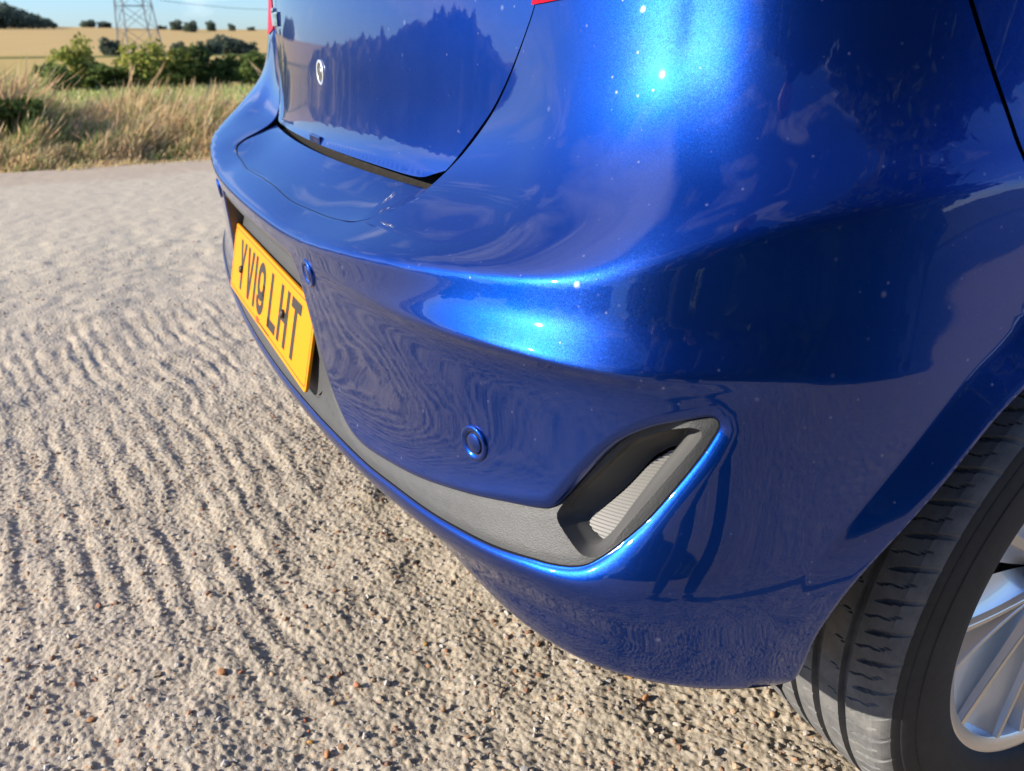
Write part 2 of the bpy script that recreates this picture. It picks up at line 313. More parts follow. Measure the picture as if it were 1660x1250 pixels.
def _build():
    Zc=np.array([_pchip(ST,r[0],np.clip(_sg,0,4.9)) for r in ROWS]); Dc=np.array([_pchip(ST,r[1],np.clip(_sg,0,4.9)) for r in ROWS])
    n=len(ROWS); t=np.linspace(0,1,14,endpoint=False)[:,None]
    b=[(1-t)**3/6,(3*t**3-6*t*t+4)/6,(-3*t**3+3*t*t+3*t+1)/6,t**3/6]
    zz=[];dd=[]
    for k in range(n-3):
        zz.append(sum(b[j]*Zc[k+j] for j in range(4))); dd.append(sum(b[j]*Dc[k+j] for j in range(4)))
    zz=np.vstack(zz)[::-1]; dd=np.vstack(dd)[::-1]
    T=np.empty((len(_sg),len(_zg)))
    for i in range(len(_sg)): T[i]=np.interp(_zg,zz[:,i],dd[:,i])
    T=_gs(T,4,axis=0); T=_gs(T,1.0,axis=1,odd=None); return T
_T=_build()
def dep(s,z):
    s=np.abs(np.asarray(s,float)); z=np.asarray(z,float)
    x=np.clip(s/DS,0,_T.shape[0]-1.01); y=np.clip((z-Z0)/DZ,0,_T.shape[1]-1.01)
    i=x.astype(int); j=y.astype(int); fx=x-i; fy=y-j
    def w(f): return [.5*(-f+2*f*f-f**3),.5*(2-5*f*f+3*f**3),.5*(f+4*f*f-3*f**3),.5*(-f*f+f**3)]
    wx,wy=w(fx),w(fy); r=0
    for a in range(4):
        ii=np.clip(np.abs(i+a-1),0,_T.shape[0]-1)
        for b in range(4):
            r=r+wx[a]*wy[b]*_T[ii,np.clip(j+b-1,0,_T.shape[1]-1)]
    return r
def _lin(tab,s,odd=False):
    s=np.asarray(s,float); x=np.clip(np.abs(s)/DS,0,len(tab)-1.001); i=x.astype(int); f=x-i
    a,b,c,d=tab[np.abs(i-1)],tab[i],tab[np.minimum(i+1,len(tab)-1)],tab[np.minimum(i+2,len(tab)-1)]
    if odd: a=np.where(i==0,-a,a)
    r=.5*(2*b+(c-a)*f+(2*a-5*b+4*c-d)*f*f+(3*b-a-3*c+d)*f**3)
    return r*np.where(s<0,-1,1) if odd else r
def S(s,z,extra=0.):
    """point of the body skin at plan distance s and height z, pushed in by extra"""
    d=dep(s,z)+extra
    return np.stack([_lin(_pxs,s,True)+_lin(_nx,s,True)*d,_lin(_pys,s)+_lin(_ny,s)*d,np.asarray(z,float)+0*d],-1)
def SN(s,z,ex=None):
    """outward normal"""
    e=.0012
    if ex is None: ex=lambda s,z:0.
    ds=S(s+e,z,ex(s+e,z))-S(s-e,z,ex(s-e,z)); dz=S(s,z+e,ex(s,z+e))-S(s,z-e,ex(s,z-e))
    n=np.cross(ds,dz); return n/np.linalg.norm(n,axis=-1,keepdims=True)

# ------------------------------------------------------------ the car
CAR = tag(empty('blue_hatchback'), 'metallic blue hatchback parked on rough concrete with dried water spots and a yellow number plate', 'car')
def skin_obj(name, V2, F, m, parent, ex=None, flip=False, sub=None):
    s,z=V2[:,0],V2[:,1]; e=ex(s,z) if ex else 0.
    P=S(s,z,e); n=SN(s,z,ex)
    a,b,c=P[F[:,0]],P[F[:,1]],P[F[:,2]]; w=(np.cross(b-a,c-a)*n[F[:,0]]).sum(1)<0; F=F.copy(); F[w]=F[w][:,::-1]
    return mesh(name,P,F,m,parent,True,n)
def grid_pts(s0,s1,z0,z1,ds,dz):
    s=np.arange(s0,s1,ds); z=np.arange(z0,z1,dz); A,B=np.meshgrid(s,z); A=A+((np.arange(len(z))%2)*ds/2)[:,None]; return np.c_[A.ravel(),B.ravel()]
def mirror_loop(half):
    """half runs from the middle bottom to the middle top on the right; add its mirror image"""
    h=np.array(half); l=h[::-1]*[-1,1]; return np.vstack([h[:-1] if False else h,l[1:-1]])

# seam between the bumper corner and the tailgate/step, in (s, z)
SEAM=[(0,.6435),(.036,.6437),(.10,.6425),(.161,.642),(.248,.6445),(.305,.648),(.345,.6525),(.366,.658),(.379,.6655),(.384,.675),(.392,.695),(.424,.724),(.448,.745),(.473,.768),(.494,.793),(.511,.818),(.523,.838),(.533,.857),(.545,.890),(.556,.925),(.562,.955)]
seam=catmull(SEAM,6)
ARC_C=(1.372,.305); ARC_R=.392
def s_of_y(y): return float(np.interp(y,_pys[:700],_sg[:700]))
def arch_xy(deg, r=ARC_R):   # arch edge given in side view (Y,z) -> (s,z)
    return s_of_y(.672+r*math.cos(rad(deg))), .305+r*math.sin(rad(deg))
arch=[(.9475,.3625),(.9495,.374),(.9515,.386),(.954,.405),(.964,.434),(.978,.460),(1.001,.486),(1.036,.521),(1.064,.548),(1.092,.573),(1.135,.605),(1.20,.672),(1.27,.695),(1.36,.706)]
archc=catmull(arch,5)
GAP=[(1.000,.955),(1.025,.91),(1.052,.856),(1.068,.826),(1.089,.784),(1.100,.755),(1.115,.722),(1.132,.690),(1.150,.660),(1.158,.650)]
gapc=catmull(GAP,5)
# outline of the grey lower insert
INS=[(0,.4035),(.12,.4038),(.247,.4060),(.345,.4085),(.4321,.4115),(.50,.4185),(.5705,.4255),(.62,.4320),(.6661,.4385),(.7092,.4465),(.7246,.4488),(.7389,.4515),(.7523,.4550),(.7642,.4603),(.7784,.4715),(.7915,.4838),(.8101,.5035),(.8323,.5330),(.8493,.5575),(.8580,.5725),(.8612,.5790),(.8604,.5845),(.853,.5868),(.836,.5828),(.818,.5778),(.800,.5710),(.7814,.5605),(.768,.5490),(.755,.5345),(.740,.5150),(.7275,.4985),(.718,.4895),(.7036,.4850),(.6683,.4772),(.63,.4675),(.5922,.4585),(.54,.4465),(.4896,.4375),(.43,.4290),(.395,.4285),(.365,.4340),(.335,.4460),(.308,.4640),(.288,.4900),(.272,.5200),(.261,.5500),(.2525,.5760),(.245,.5900),(.231,.5985),(.208,.6005),(.16,.6010),(.08,.6015),(0,.6018)]
ins_half=catmull(INS,4); ins=resample(mirror_loop(ins_half),.0042)
# roll of the paint down into the insert: radius and depth vary along the outline
def roll_par(s,z):
    s=np.abs(s)
    k=np.clip((s-.62)/.12,0,1); up=(z>(.46+.30*np.clip(s-.60,0,.12)+np.clip(s-.72,0,1)*.86))     # upper-left side of the vent
    low=1-up
    R=np.where(low>.5,.006+.008*k,.0025+.008*np.clip((s-.69)/.04,0,1)); H=np.where(low>.5,.0035+.0020*k,.0018+.0115*np.clip((s-.69)/.05,0,1))
    rec=(s<.36)&(z>.432); R=np.where(rec,.004,R); H=np.where(rec,.003,H); return R,H
_R,_H=roll_par(ins[:,0],ins[:,1]); 
def _sm(a,n=23):
    k=np.ones(n)/n; return np.convolve(np.r_[a[-n:],a,a[:n]],k,'same')[n:-n]
_R,_H=_sm(_R),_sm(_H)
def ex_bumper(s,z):
    s=np.asarray(s,float); z=np.asarray(z,float); out=np.zeros(len(s)); near=np.where((np.abs(s)<.90)&(z>.37)&(z<.64))[0]
    if len(near)==0: return out
    d,i=pdist(np.c_[s[near],z[near]],ins); R=np.interp(i,np.arange(len(ins)+1),np.r_[_R,_R[0]]); H=np.interp(i,np.arange(len(ins)+1),np.r_[_H,_H[0]])
    t=np.clip(1-d/R,0,1); out[near]=H*(1-np.sqrt(np.maximum(1-t*t*.985,0))); return out
def ex_arch(s,z):
    s=np.abs(np.asarray(s,float)); z=np.asarray(z,float); out=np.zeros(len(s)); near=np.where((s>.88)&(s<1.9))[0]
    if len(near)==0: return out
    y=_lin(_pys,s[near]); P=np.c_[s[near],z[near]]
    d,_=pdist(P,arch_all,False)
    # a flange 34 mm wide that flares outward to the edge
    t=np.clip(1-d/.040,0,1); fade=np.clip((z[near]-.38)/.16,0,1); fade=fade*fade*(3-2*fade); out[near]=-.0115*(t*t/(t+.12)*1.12)*fade
    # lip rolls in over the last 3 mm
    r=np.clip(1-d/.005,0,1); out[near]+=.0022*r*r; return out
_mir=[(2*1.372-a,b) for a,b in arch[::-1][1:]]
arch_all=catmull(arch+_mir,5)
ex_all=lambda s,z: ex_bumper(s,z)+ex_arch(s,z)
# bumper outline, right half from the middle bottom up to the middle of the step edge
def bumper_loop():
    low=[(0,.3545),(.3,.3545),(.6,.354),(.8,.3535),(.90,.3535),(.930,.3555),(.9435,.3595)]
    half=list(catmull(low,8))+list(archc[archc[:,0]<1.158][1:])+list(gapc[::-1])+[tuple(p) for p in np.linspace((.995,.9555),(.57,.9555),30)]+list(seam[::-1])
    return resample(mirror_loop(np.array(half)),.006)
BL=bumper_loop()
def offset_ring(poly, d, step=.005):
    P=np.array(poly); T=np.roll(P,-1,0)-np.roll(P,1,0); T/=np.linalg.norm(T,axis=1)[:,None]+1e-9; Nn=np.c_[T[:,1],-T[:,0]]
    Q=P+Nn*d; dd,_=pdist(Q,P); return Q[dd>abs(d)*.93]
ring=[]
for d in(.0006,.0014,.0025,.004,.006,.0085,.012): ring.append(offset_ring(ins,d)); ring.append(offset_ring(ins,-d))
ring=np.vstack(ring); ring=ring[~inpoly(ring,ins)]
ar=np.vstack([offset_ring(np.vstack([archc,archc[::-1]]),d) for d in(.0012,.0025,.004,.034,.037)]) if False else np.zeros((0,2))
for d in (.0008,.0018,.0032,.0045,.008,.013,.019,.025,.031,.036,.041):
    T=np.gradient(archc,axis=0); T/=np.linalg.norm(T,axis=1)[:,None]; q=archc+np.c_[-T[:,1],T[:,0]]*d; ar=np.vstack([ar,q])
sensors=[(.626,.516),(.296,.6065-.010)]
gp=[g for g in (grid_pts(.30,1.18,.345,.96,.0065,.0042),grid_pts(-.30,.30,.345,.66,.010,.0045),grid_pts(-1.18,-.30,.345,.96,.011,.0065))]
extra=[]
allp=np.vstack(gp+[ring,ar,ar*[-1,1]])
# keep the rings, drop grid points closer than 13 mm to the insert edge
di,_=pdist(np.vstack(gp),ins); G=np.vstack(gp)[di>.0135]; da,_=pdist(G*[1,1],arch_all,False); da2,_=pdist(G*[-1,1],arch_all,False); G=G[(da>.044)&(da2>.044)]; G=np.vstack([G,ring,ar,ar*[-1,1]])
V2,F=triangulate([BL],[ins],G,keep=.0004)
bumper=skin_obj('rear_bumper',V2,F,M_PAINT,CAR,ex_all)
# inward returns: seam lip, arch lip, lower edge
def strip(name, line, steps, m, parent, ex=None, thick=None):
    """line in (s,z); steps: list of (push-in, shift of line in (s,z))"""
    L=np.array(line); rows=[]
    for dep_,sh in steps:
        q=L+(sh if sh is not None else 0); e=ex(L[:,0],L[:,1]) if ex else 0.; rows.append(S(q[:,0],q[:,1],e+dep_))
    V=np.vstack(rows); n=len(L); k=len(rows); i,j=np.meshgrid(np.arange(n-1),np.arange(k-1)); a=(j*n+i).ravel(); return mesh(name,V,np.c_[a,a+1,a+n+1,a+n],m,parent,True)
for sg in (1,-1):
    mm=np.array([sg,1]); sl=resample(seam,.006,False)*mm
    T=np.gradient(sl,axis=0); T/=np.linalg.norm(T,axis=1)[:,None]; nn=np.c_[-T[:,1],T[:,0]]*(1 if sg>0 else -1)
    strip('seam_return',sl,[(0.,None),(.0007,nn*.0005),(.0022,nn*.0009)],M_PAINT,bumper); strip('seam_gap',sl+nn*.0009,[(.0014,None),(.0028,nn*.0)],M_GAP,bumper)
    al=resample(archc[archc[:,0]<1.158],.006,False)*mm
    strip('arch_return',al,[(0.,None),(.004,np.array([sg*.0015,-.001])),(.03,np.array([sg*.004,-.002]))],M_PAINT,bumper,ex_all)
    gl=resample(gapc,.006,False)*mm
    strip('panel_gap_seal',gl,[(.0008,np.array([-sg*.0004,0])),(.006,np.array([sg*.0008,0])),(.008,np.array([sg*.005,0]))],M_GAP,bumper)
lowl=np.array([(s,.3548) for s in np.linspace(-.935,.935,220)])
strip('lower_return',lowl,[(0.,None),(.006,np.array([0,-.001])),(.02,np.array([0,.002]))],M_BLACK,bumper)

# sensors, a raised ring with a disc inside
def sensor(s,z):
    P=Vector(S(np.array([s]),np.array([z]))[0]); n=Vector(SN(np.array([s]),np.array([z]))[0]); q=n.to_track_quat('Z','Y').to_matrix()
    def lathe(name,prof,m,par):
        K=40;V=[];F=[]
        for r,h in prof:
            for k in range(K): t=2*math.pi*k/K; V.append(P+q@Vector((r*math.cos(t),r*math.sin(t),h)))
        for i in range(len(prof)-1):
            for k in range(K): F.append((i*K+k,i*K+(k+1)%K,(i+1)*K+(k+1)%K,(i+1)*K+k))
        return mesh(name,V,F,m,par)
    o=lathe('parking_sensor',[(.0165,-.004),(.0165,.0008),(.0158,.0022),(.0145,.0028),(.0128,.0026),(.0112,.0016),(.0104,.0010)],M_PAINT,CAR)
    lathe('seal_ring',[(.0105,.0011),(.0100,.0002),(.0094,.0002),(.0092,.0012)],M_GAP,o)
    lathe('sensor_face',[(.0093,.0000),(.0091,.0016),(.0084,.0021),(.0001,.0023)],M_PAINT,o)
for s,z in ((.626,.516),(.300,.5975-.0),(-.300,.5975),(-.626,.516)): sensor(s,z if s*s>.2 else .592)

# grey insert with the number plate recess and the corner vents
REC=[(0,.4250),(.20,.4250),(.262,.4258),(.278,.4300),(.283,.4400),(.276,.4700),(.265,.5100),(.2545,.5450),(.2465,.5700),(.239,.5840),(.226,.5905),(.20,.5925),(.10,.5935),(0,.5938)]
rec=resample(mirror_loop(catmull(REC,5)),.006)
POC=[(.763,.4655),(.7694,.4675),(.7773,.4740),(.7955,.5005),(.8175,.5300),(.8375,.5568),(.8465,.5695),(.8475,.5752),(.8425,.5775),(.8347,.5768),(.8099,.5680),(.7904,.5600),(.7775,.5500),(.758,.5295),(.7390,.5090),(.7265,.4928),(.7258,.4835),(.7405,.4735),(.7543,.4665)]
poc=resample(catmull(POC,6,True),.0035); INN=[(.7587,.4665),(.764,.4680),(.7694,.4729),(.7786,.4837),(.7935,.5058),(.8160,.5370),(.8360,.5620),(.8395,.5690),(.8400,.5715),(.8345,.5710),(.8124,.5640),(.7900,.5550),(.7775,.5445),(.7576,.5237),(.7373,.5013),(.7296,.4880),(.7303,.4810),(.7445,.4715),(.7541,.4665)]
_ulm=(ins_half[:,0]>.70)&(ins_half[:,1]>.480)&(roll_par(ins_half[:,0]*1.,ins_half[:,1])[1]>.008); _ul=ins_half[_ulm] 
def ex_ins(s,z):
    """depth of the grey insert: follows the skin, pushed in to meet the rolled paint edge"""
    s=np.asarray(s,float); z=np.asarray(z,float); d,i=pdist(np.c_[s,z],ins)
    H=np.interp(i,np.arange(len(ins)+1),np.r_[_H,_H[0]]); k=np.clip((np.abs(s)-.60)/.12,0,1)
    if not len(_ul): return H
    P=np.c_[np.abs(s),z]; du,_=pdist(P,_ul,False); w=np.clip(1-(du-.004)/.030,0,1); w=w*w*(3-2*w)
    return H*(1-k)+(.0050+.0070*w)*k + .0006 - .0012*np.clip(d/.008,0,1)
gI=np.vstack([grid_pts(-.88,.88,.40,.61,.006,.004)])
insS=np.array(ins)
# shrink the insert by half a millimetre so the shut line stays open
def shrink(poly,d):
    P=np.array(poly); T=np.roll(P,-1,0)-np.roll(P,1,0); T/=np.linalg.norm(T,axis=1)[:,None]; return P-np.c_[T[:,1],-T[:,0]]*d
insS=shrink(ins,.0009)
V2,F=triangulate([insS],[rec,poc,poc[::-1]*[-1,1]],gI,keep=.0012)
insert=skin_obj('bumper_insert',V2,F,M_GREY,CAR,ex_ins)
# its outer edge turned in, dark
R0=S(insS[:,0],insS[:,1],ex_ins(insS[:,0],insS[:,1])); R1=S(insS[:,0],insS[:,1],ex_ins(insS[:,0],insS[:,1])+.012)
n=len(insS); i=np.arange(n); mesh('insert_edge',np.vstack([R0,R1]),np.c_[i,(i+1)%n,(i+1)%n+n,i+n],M_GREY,insert,True)
B0=S(ins[:,0],ins[:,1],ex_all(ins[:,0],ins[:,1])); B1=S(ins[:,0],ins[:,1],ex_all(ins[:,0],ins[:,1])+.015)
n=len(ins); i=np.arange(n); mesh('shut_line',np.vstack([B0,B1]),np.c_[i,(i+1)%n,(i+1)%n+n,i+n],M_GAP,insert,True)
# number plate recess
def plane_y(z,off=0.): return .026+off+.231*(z-.4845)
n=len(rec); i=np.arange(n); rr=shrink(rec,.0); O=S(rec[:,0],rec[:,1],ex_ins(rec[:,0],rec[:,1]))
rows=[O]
cen=np.array([0,.51]); q=cen+(rec-cen)*[.985,.975]
Bk=np.c_[q[:,0],plane_y(q[:,1]),q[:,1]]; Bk[:,1]=np.maximum(Bk[:,1],O[:,1]+.0015)
for t in (.03,.10,.97,1.): rows.append(O*(1-t)+Bk*t if t in(.97,1.) else O+np.array([0,1,0])*((Bk-O)[:,1:2]*t))
V=np.vstack(rows); Fq=np.vstack([np.c_[k*n+i,k*n+(i+1)%n,(k+1)*n+(i+1)%n,(k+1)*n+i] for k in range(len(rows)-1)])
mesh('plate_recess',V,Fq,M_GREY,insert,True)
b2=catmull(rec,1,True); pv=Bk[::3]; mesh('recess_back',pv,[tuple(range(len(pv)))],M_GREY,insert,False)
# corner vents
def vent(sg):
    n=len(poc); inn=resample_n(catmull(INN,6,True),n)
    j=np.argmin(np.hypot(*(inn-poc[0]).T)); inn=np.roll(inn,-j,0)
    # floor outline: drawn in from the rim; the lower right wall slopes, the upper left wall is steep
    c=inn.mean(0); FLR=[(.7716,.4690),(.7788,.4760),(.7981,.4965),(.8180,.5220),(.8345,.5440),(.8365,.5485),(.8270,.5475),(.8180,.5423),(.8060,.5345),(.7840,.5120),(.7630,.4930),(.7480,.4785),(.7496,.4730),(.7607,.4690),(.768,.4675)]; fl=resample_n(catmull(FLR,5,True),n); jj=np.argmin(np.hypot(*(fl-(inn[0]+[.010,.004])).T)); fl=np.roll(fl,-jj,0)
    lev=[(poc,None),(poc*.96+inn*.04,.0014),(poc*.55+inn*.45,.0070),(inn*.97+poc*.03,.0095),(inn,.0105),(inn*.96+fl*.04,.0125),(inn*.78+fl*.22,.0155),(inn*.45+fl*.55,.0210),(inn*.15+fl*.85,.0252),(fl,.0258)]
    rows=[]
    for ln,dp in lev:
        e=ex_ins(poc[:,0],poc[:,1]); rows.append(S(sg*ln[:,0],ln[:,1],(e if dp is None else e*.35+.0075+dp)))
    rows[0]=S(sg*poc[:,0],poc[:,1],ex_ins(poc[:,0],poc[:,1])+.0003)
    V=np.vstack(rows); i=np.arange(n); Fq=np.vstack([np.c_[k*n+i,k*n+(i+1)%n,(k+1)*n+(i+1)%n,(k+1)*n+i] for k in range(len(rows)-1)])
    o=mesh('corner_vent',V,Fq,M_POCKET,insert,True); o['label']='dark plastic pocket with a ribbed floor'
    # ribbed floor: horizontal corrugation following the pocket
    zs=np.arange(fl[:,1].min(),fl[:,1].max(),.00035); Vr=[];Fr=[]; k=0
    for z in zs:
        a=fl;b=np.roll(fl,-1,0); m=(a[:,1]>z)!=(b[:,1]>z)
        if m.sum()<2: continue
        xs=a[m,0]+(z-a[m,1])/(b[m,1]-a[m,1])*(b[m,0]-a[m,0]); x0,x1=xs.min(),xs.max()
        u=np.linspace(x0,x1,9); ph=(z/.0028)%1; h=.0011*(1 if ph<.62 else 0)
        Vr.append(S(sg*u,z+0*u,.0305-h)); k+=1
    Vr=np.vstack(Vr); i,jx=np.meshgrid(np.arange(8),np.arange(k-1)); aa=(jx*9+i).ravel(); mesh('ribbed_grille',Vr,np.c_[aa,aa+1,aa+10,aa+9],M_RIB,insert,False)
vent(1); vent(-1)

# number plate (a thing's part: screwed to the car)
PL=empty('plate_frame'); bpy.data.objects.remove(PL)
tilt=math.atan(.231); PM=Matrix.Translation((0,plane_y(.4845)-.0062,.4845))@Matrix.Rotation(-tilt,4,'X')     # local x right, z up, -y out
def pl_obj(name,V,F,m,par,y=0.,smooth=False):
    return mesh(name,[PM@Vector(v) for v in V],F,m,par,smooth)
def rrect(w,h,r,n=6):
    out=[]
    for cx,cz,a0 in((w/2-r,h/2-r,0),(-w/2+r,h/2-r,90),(-w/2+r,-h/2+r,180),(w/2-r,-h/2+r,270)):
        for k in range(n+1): t=rad(a0+90*k/n); out.append((cx+r*math.cos(t),cz+r*math.sin(t)))
    return out
o=rrect(.520,.111,.008); n=len(o); y0=-.0016
V=[(x,y0,z) for x,z in o]+[(x*.9985,y0-.0008,z*.993) for x,z in o]+[(x,.0014,z) for x,z in o]
Fp=[tuple(range(n,2*n))[::-1]]+[(k,(k+1)%n,n+(k+1)%n,n+k) for k in range(n)]+[(k,2*n+k,2*n+(k+1)%n,(k+1)%n) for k in range(n)]+[tuple(range(2*n,3*n))]
plate=pl_obj('number_plate',V,Fp,M_PLATE,CAR)
YF=y0-.0008
def flat(polys, name, m, y, th=.0003):
    """flat print: quads given as 4-gons in plate coordinates"""
    V=[];F=[]
    for p in polys:
        k=len(V); V+=[(x,y,z) for x,z in p]; F.append(tuple(range(k,k+len(p))))
    return pl_obj(name,V,F,m,plate)
def stroke(pts,w,closed=False):
    P=[Vector(p) for p in pts]; out=[]; L=[];R=[]
    n=len(P)
    for i,p in enumerate(P):
        if closed: d1=(P[i]-P[i-1]).normalized(); d2=(P[(i+1)%n]-P[i]).normalized()
        else: d1=(P[i]-P[i-1]).normalized() if i>0 else (P[1]-P[0]).normalized(); d2=(P[i+1]-P[i]).normalized() if i<n-1 else d1
        t=(d1+d2).normalized(); nn=Vector((-t.y,t.x)); c=max(.5,nn.dot(Vector((-d1.y,d1.x)))); L.append(p+nn*w/2/c); R.append(p-nn*w/2/c)
    for i in range(n if closed else n-1): j=(i+1)%n; out.append([tuple(L[i]),tuple(R[i]),tuple(R[j]),tuple(L[j])])
    return out
def glyph(ch):
    h=.079;w=.050;s=.014;q=s/2
    def arc(cx,cz,rx,rz,a0,a1,n=10): return [(cx+rx*math.cos(rad(a0+(a1-a0)*k/n)),cz+rz*math.sin(rad(a0+(a1-a0)*k/n))) for k in range(n+1)]
    if ch=='Y': return [[(0,h),(.0155,h),(w/2,.0455),(w/2,.0300),(w/2-q,.030),(w/2-q,.034)]]+[[(w,h),(w-.0155,h),(w/2,.0455),(w/2,.030),(w/2+q,.030),(w/2+q,.034)]]+stroke([(w/2,0),(w/2,.0345)],s),w
    if ch=='V': return [[(0,h),(.0150,h),(w/2+.001,.016),(w/2,0),(w/2-.0075,0)],[(w,h),(w-.0150,h),(w/2-.001,.016),(w/2,0),(w/2+.0075,0)]],w
    if ch=='1': return stroke([(q,0),(q,h)],s),s
    if ch=='9':
        r=w/2-q
        top=arc(w/2,h-q-r,r,r,0,180)+arc(w/2,h-.036,r,r*.82,180,360)
        return stroke(top,s,True)+stroke([(w-q,h-.030),(w-q,q+r*.9)]+arc(w/2,q+r*.85,r,r*.85,0,-180)+[(q,q+r*1.0)],s),w
    if ch=='L': return stroke([(q,h),(q,q),(w,q)],s)+[[(0,0),(s,0),(s,s),(0,s)]],w
    if ch=='H': return stroke([(q,0),(q,h)],s)+stroke([(w-q,0),(w-q,h)],s)+stroke([(s,h/2),(w-s,h/2)],s),w
    if ch=='T': return stroke([(0,h-q),(w,h-q)],s)+stroke([(w/2,0),(w/2,h-s)],s),w
x=-.260+.059
for ch in 'YV19 LHT':
    if ch==' ': x+=.022; continue
    g,w=glyph(ch); flat([[(px+x,pz-.0555+.016) for px,pz in p] for p in g],'plate_character',M_INK,YF-.0004); x+=w+.011
bo=rrect(.508,.099,.006); flat(stroke(bo,.0012,True),'border_line',M_INK,YF-.0002)
flat([[(-.040,-.0520),(-.022,-.0520),(-.022,-.0445),(-.040,-.0445)]],'red_maker_mark',M_RED,YF-.0006)
flat([[(a_,-.0505),(a_+.004,-.0505),(a_+.004,-.0480),(a_,-.0480)] for a_ in np.arange(-.018,.045,.0052)],'small_print',M_INK,YF-.0006)
for sx,sz in((-.1745,-.006),(.1160,.004)):
    K=14; V=[];pr=[(.0062,0),(.0062,-.0035),(.0050,-.0050),(.0030,-.0052),(.0028,-.0035),(.0001,-.0035)]
    for r,h in pr:
        for k in range(K): t=2*math.pi*k/K; V.append((sx+r*math.cos(t),YF+h,sz+r*math.sin(t)))
    Fs=[(i*K+k,i*K+(k+1)%K,(i+1)*K+(k+1)%K,(i+1)*K+k) for i in range(len(pr)-1) for k in range(K)]
    sc_=pl_obj('plate_screw',V,Fs,M_INK,plate,smooth=True)
    b=[(sx+.0028*math.cos(t_),YF-.0056,sz+.0028*math.sin(t_)) for t_ in np.linspace(0,2*math.pi,10,endpoint=False)]; pl_obj('screw_head',b,[tuple(range(10))],M_SCREW,plate)

# step (top of the bumper) and dusty channel under the tailgate
TG_Z=[.60,.690,.700,.720,.745,.770,.820,.857,.90,.955]; TG_Y=[.125,.1100,.1145,.1200,.1237,.1258,.1275,.1290,.131,.136]
def tgY(X,z): return np.interp(z,TG_Z,TG_Y)+.21*X*X
_zz=np.linspace(.66,.96,400); _yy=_pchip(TG_Z,TG_Y,_zz)
def tgY(X,z): return np.interp(z,_zz,_yy)+.21*X*X
sp=S(seam[:,0],seam[:,1]); k0=int(np.argmax(seam[:,1]>.667))+0
edge=sp[:k0+3]                                   # from the middle to the side wall of the step
half=edge; full=np.vstack([half[::-1][:-1]*[1,1,1],(half*[-1,1,1])])
full=full[np.argsort(full[:,0])]
# step surface: param by X; front row = seam, back row = under the tailgate
Xs=np.linspace(-.362,.362,150); e2=edge[edge[:,1]<.075]; o_=np.argsort(e2[:,0]); 
ys=np.interp(np.abs(Xs),e2[o_,0],e2[o_,1]); zs=np.interp(np.abs(Xs),e2[o_,0],e2[o_,2])
yb=.1125+.208*Xs**2; es=edge[(edge[:,1]>.050)]; eo=np.argsort(es[:,1]); esy=np.r_[.03,es[eo,1]]; esz=np.r_[es[eo[0],2]-.006,es[eo,2]]
rowsV=[]; NR=26
for t in np.linspace(0,1,NR):
    y=ys*(1-t)+yb*t; u_=np.clip((y-ys)/(yb-ys),0,1); zr=.6835+.0030*(np.abs(Xs)/.36)**2; z=zs-.0024+(zr-zs)*u_**(.95+.75*(1-(np.abs(Xs)/.362)**2))-.0025*np.clip((np.abs(Xs)-.335)/.03,0,1)*t; rowsV.append(np.c_[Xs*(1+.07*t),y,z])
V=np.vstack(rowsV); nx_=len(Xs); i,j=np.meshgrid(np.arange(nx_-1),np.arange(NR-1)); a_=(j*nx_+i).ravel()
step=mesh('bumper_step',V,np.c_[a_,a_+1,a_+nx_+1,a_+nx_],M_PAINT,CAR,True)
chn=[]; 
for dy,dz in((0,0),(.0006,-.002),(.0015,-.006),(.004,-.008),(.012,-.008),(.026,-.006),(.04,.004)):
    chn.append(np.c_[Xs*1.07,yb+dy,rowsV[-1][:,2]+dz])
V=np.vstack(chn); i,j=np.meshgrid(np.arange(nx_-1),np.arange(len(chn)-1)); a_=(j*nx_+i).ravel()
mesh('drain_channel',V,np.c_[a_,a_+1,a_+nx_+1,a_+nx_],M_DUSTY,CAR,True)

# tailgate
tg_half=seam[seam[:,1]>.690]; tb=S(tg_half[:,0],tg_half[:,1]); 
th=tb[:,[0,2]]; cc=np.array([0,.82]); 
low=[(0,.6935),(.12,.6935),(.24,.6930),(.31,.6925),(.345,.694),(.362,.699)]
L2=list(catmull(low,8))+[(x-.0042,z+.0012) for x,z in th if z>.704]+[(x,.9555) for x in np.linspace(.50,0,20)]
TL=resample(mirror_loop(np.array(L2)),.007)
Gt=grid_pts(-.56,.56,.69,.96,.012,.007)
V2,F=triangulate([TL],[],Gt,keep=.002)
X,Z=V2[:,0],V2[:,1]; bd,_=pdist(V2,TL); Y=tgY(X,Z)+.0012*np.clip(1-bd/.004,0,1)**2
e=1e-3; nrm_=np.c_[(tgY(X+e,Z)-tgY(X-e,Z))/2/e,-np.ones(len(X)),(tgY(X,Z+e)-tgY(X,Z-e))/2/e]; nrm_/=np.linalg.norm(nrm_,axis=1)[:,None]
P=np.c_[X,Y,Z]; a_,b_,c_=P[F[:,0]],P[F[:,1]],P[F[:,2]]; w=(np.cross(b_-a_,c_-a_)*nrm_[F[:,0]]).sum(1)<0; F[w]=F[w][:,::-1]
tailgate=mesh('tailgate',P,F,M_PAINT,CAR,True,nrm_)
n=len(TL); rws=[]
for dp,sh in((0,0),(.0015,.0006),(.006,.001),(.03,.001)):
    q=shrink(TL,sh); rws.append(np.c_[q[:,0],tgY(TL[:,0],TL[:,1])+.0012+dp,q[:,1]])
V=np.vstack(rws); i=np.arange(n); mesh('tailgate_edge',V,np.vstack([np.c_[k*n+i,k*n+(i+1)%n,(k+1)*n+(i+1)%n,(k+1)*n+i] for k in range(3)]),M_PAINT,tailgate,True)
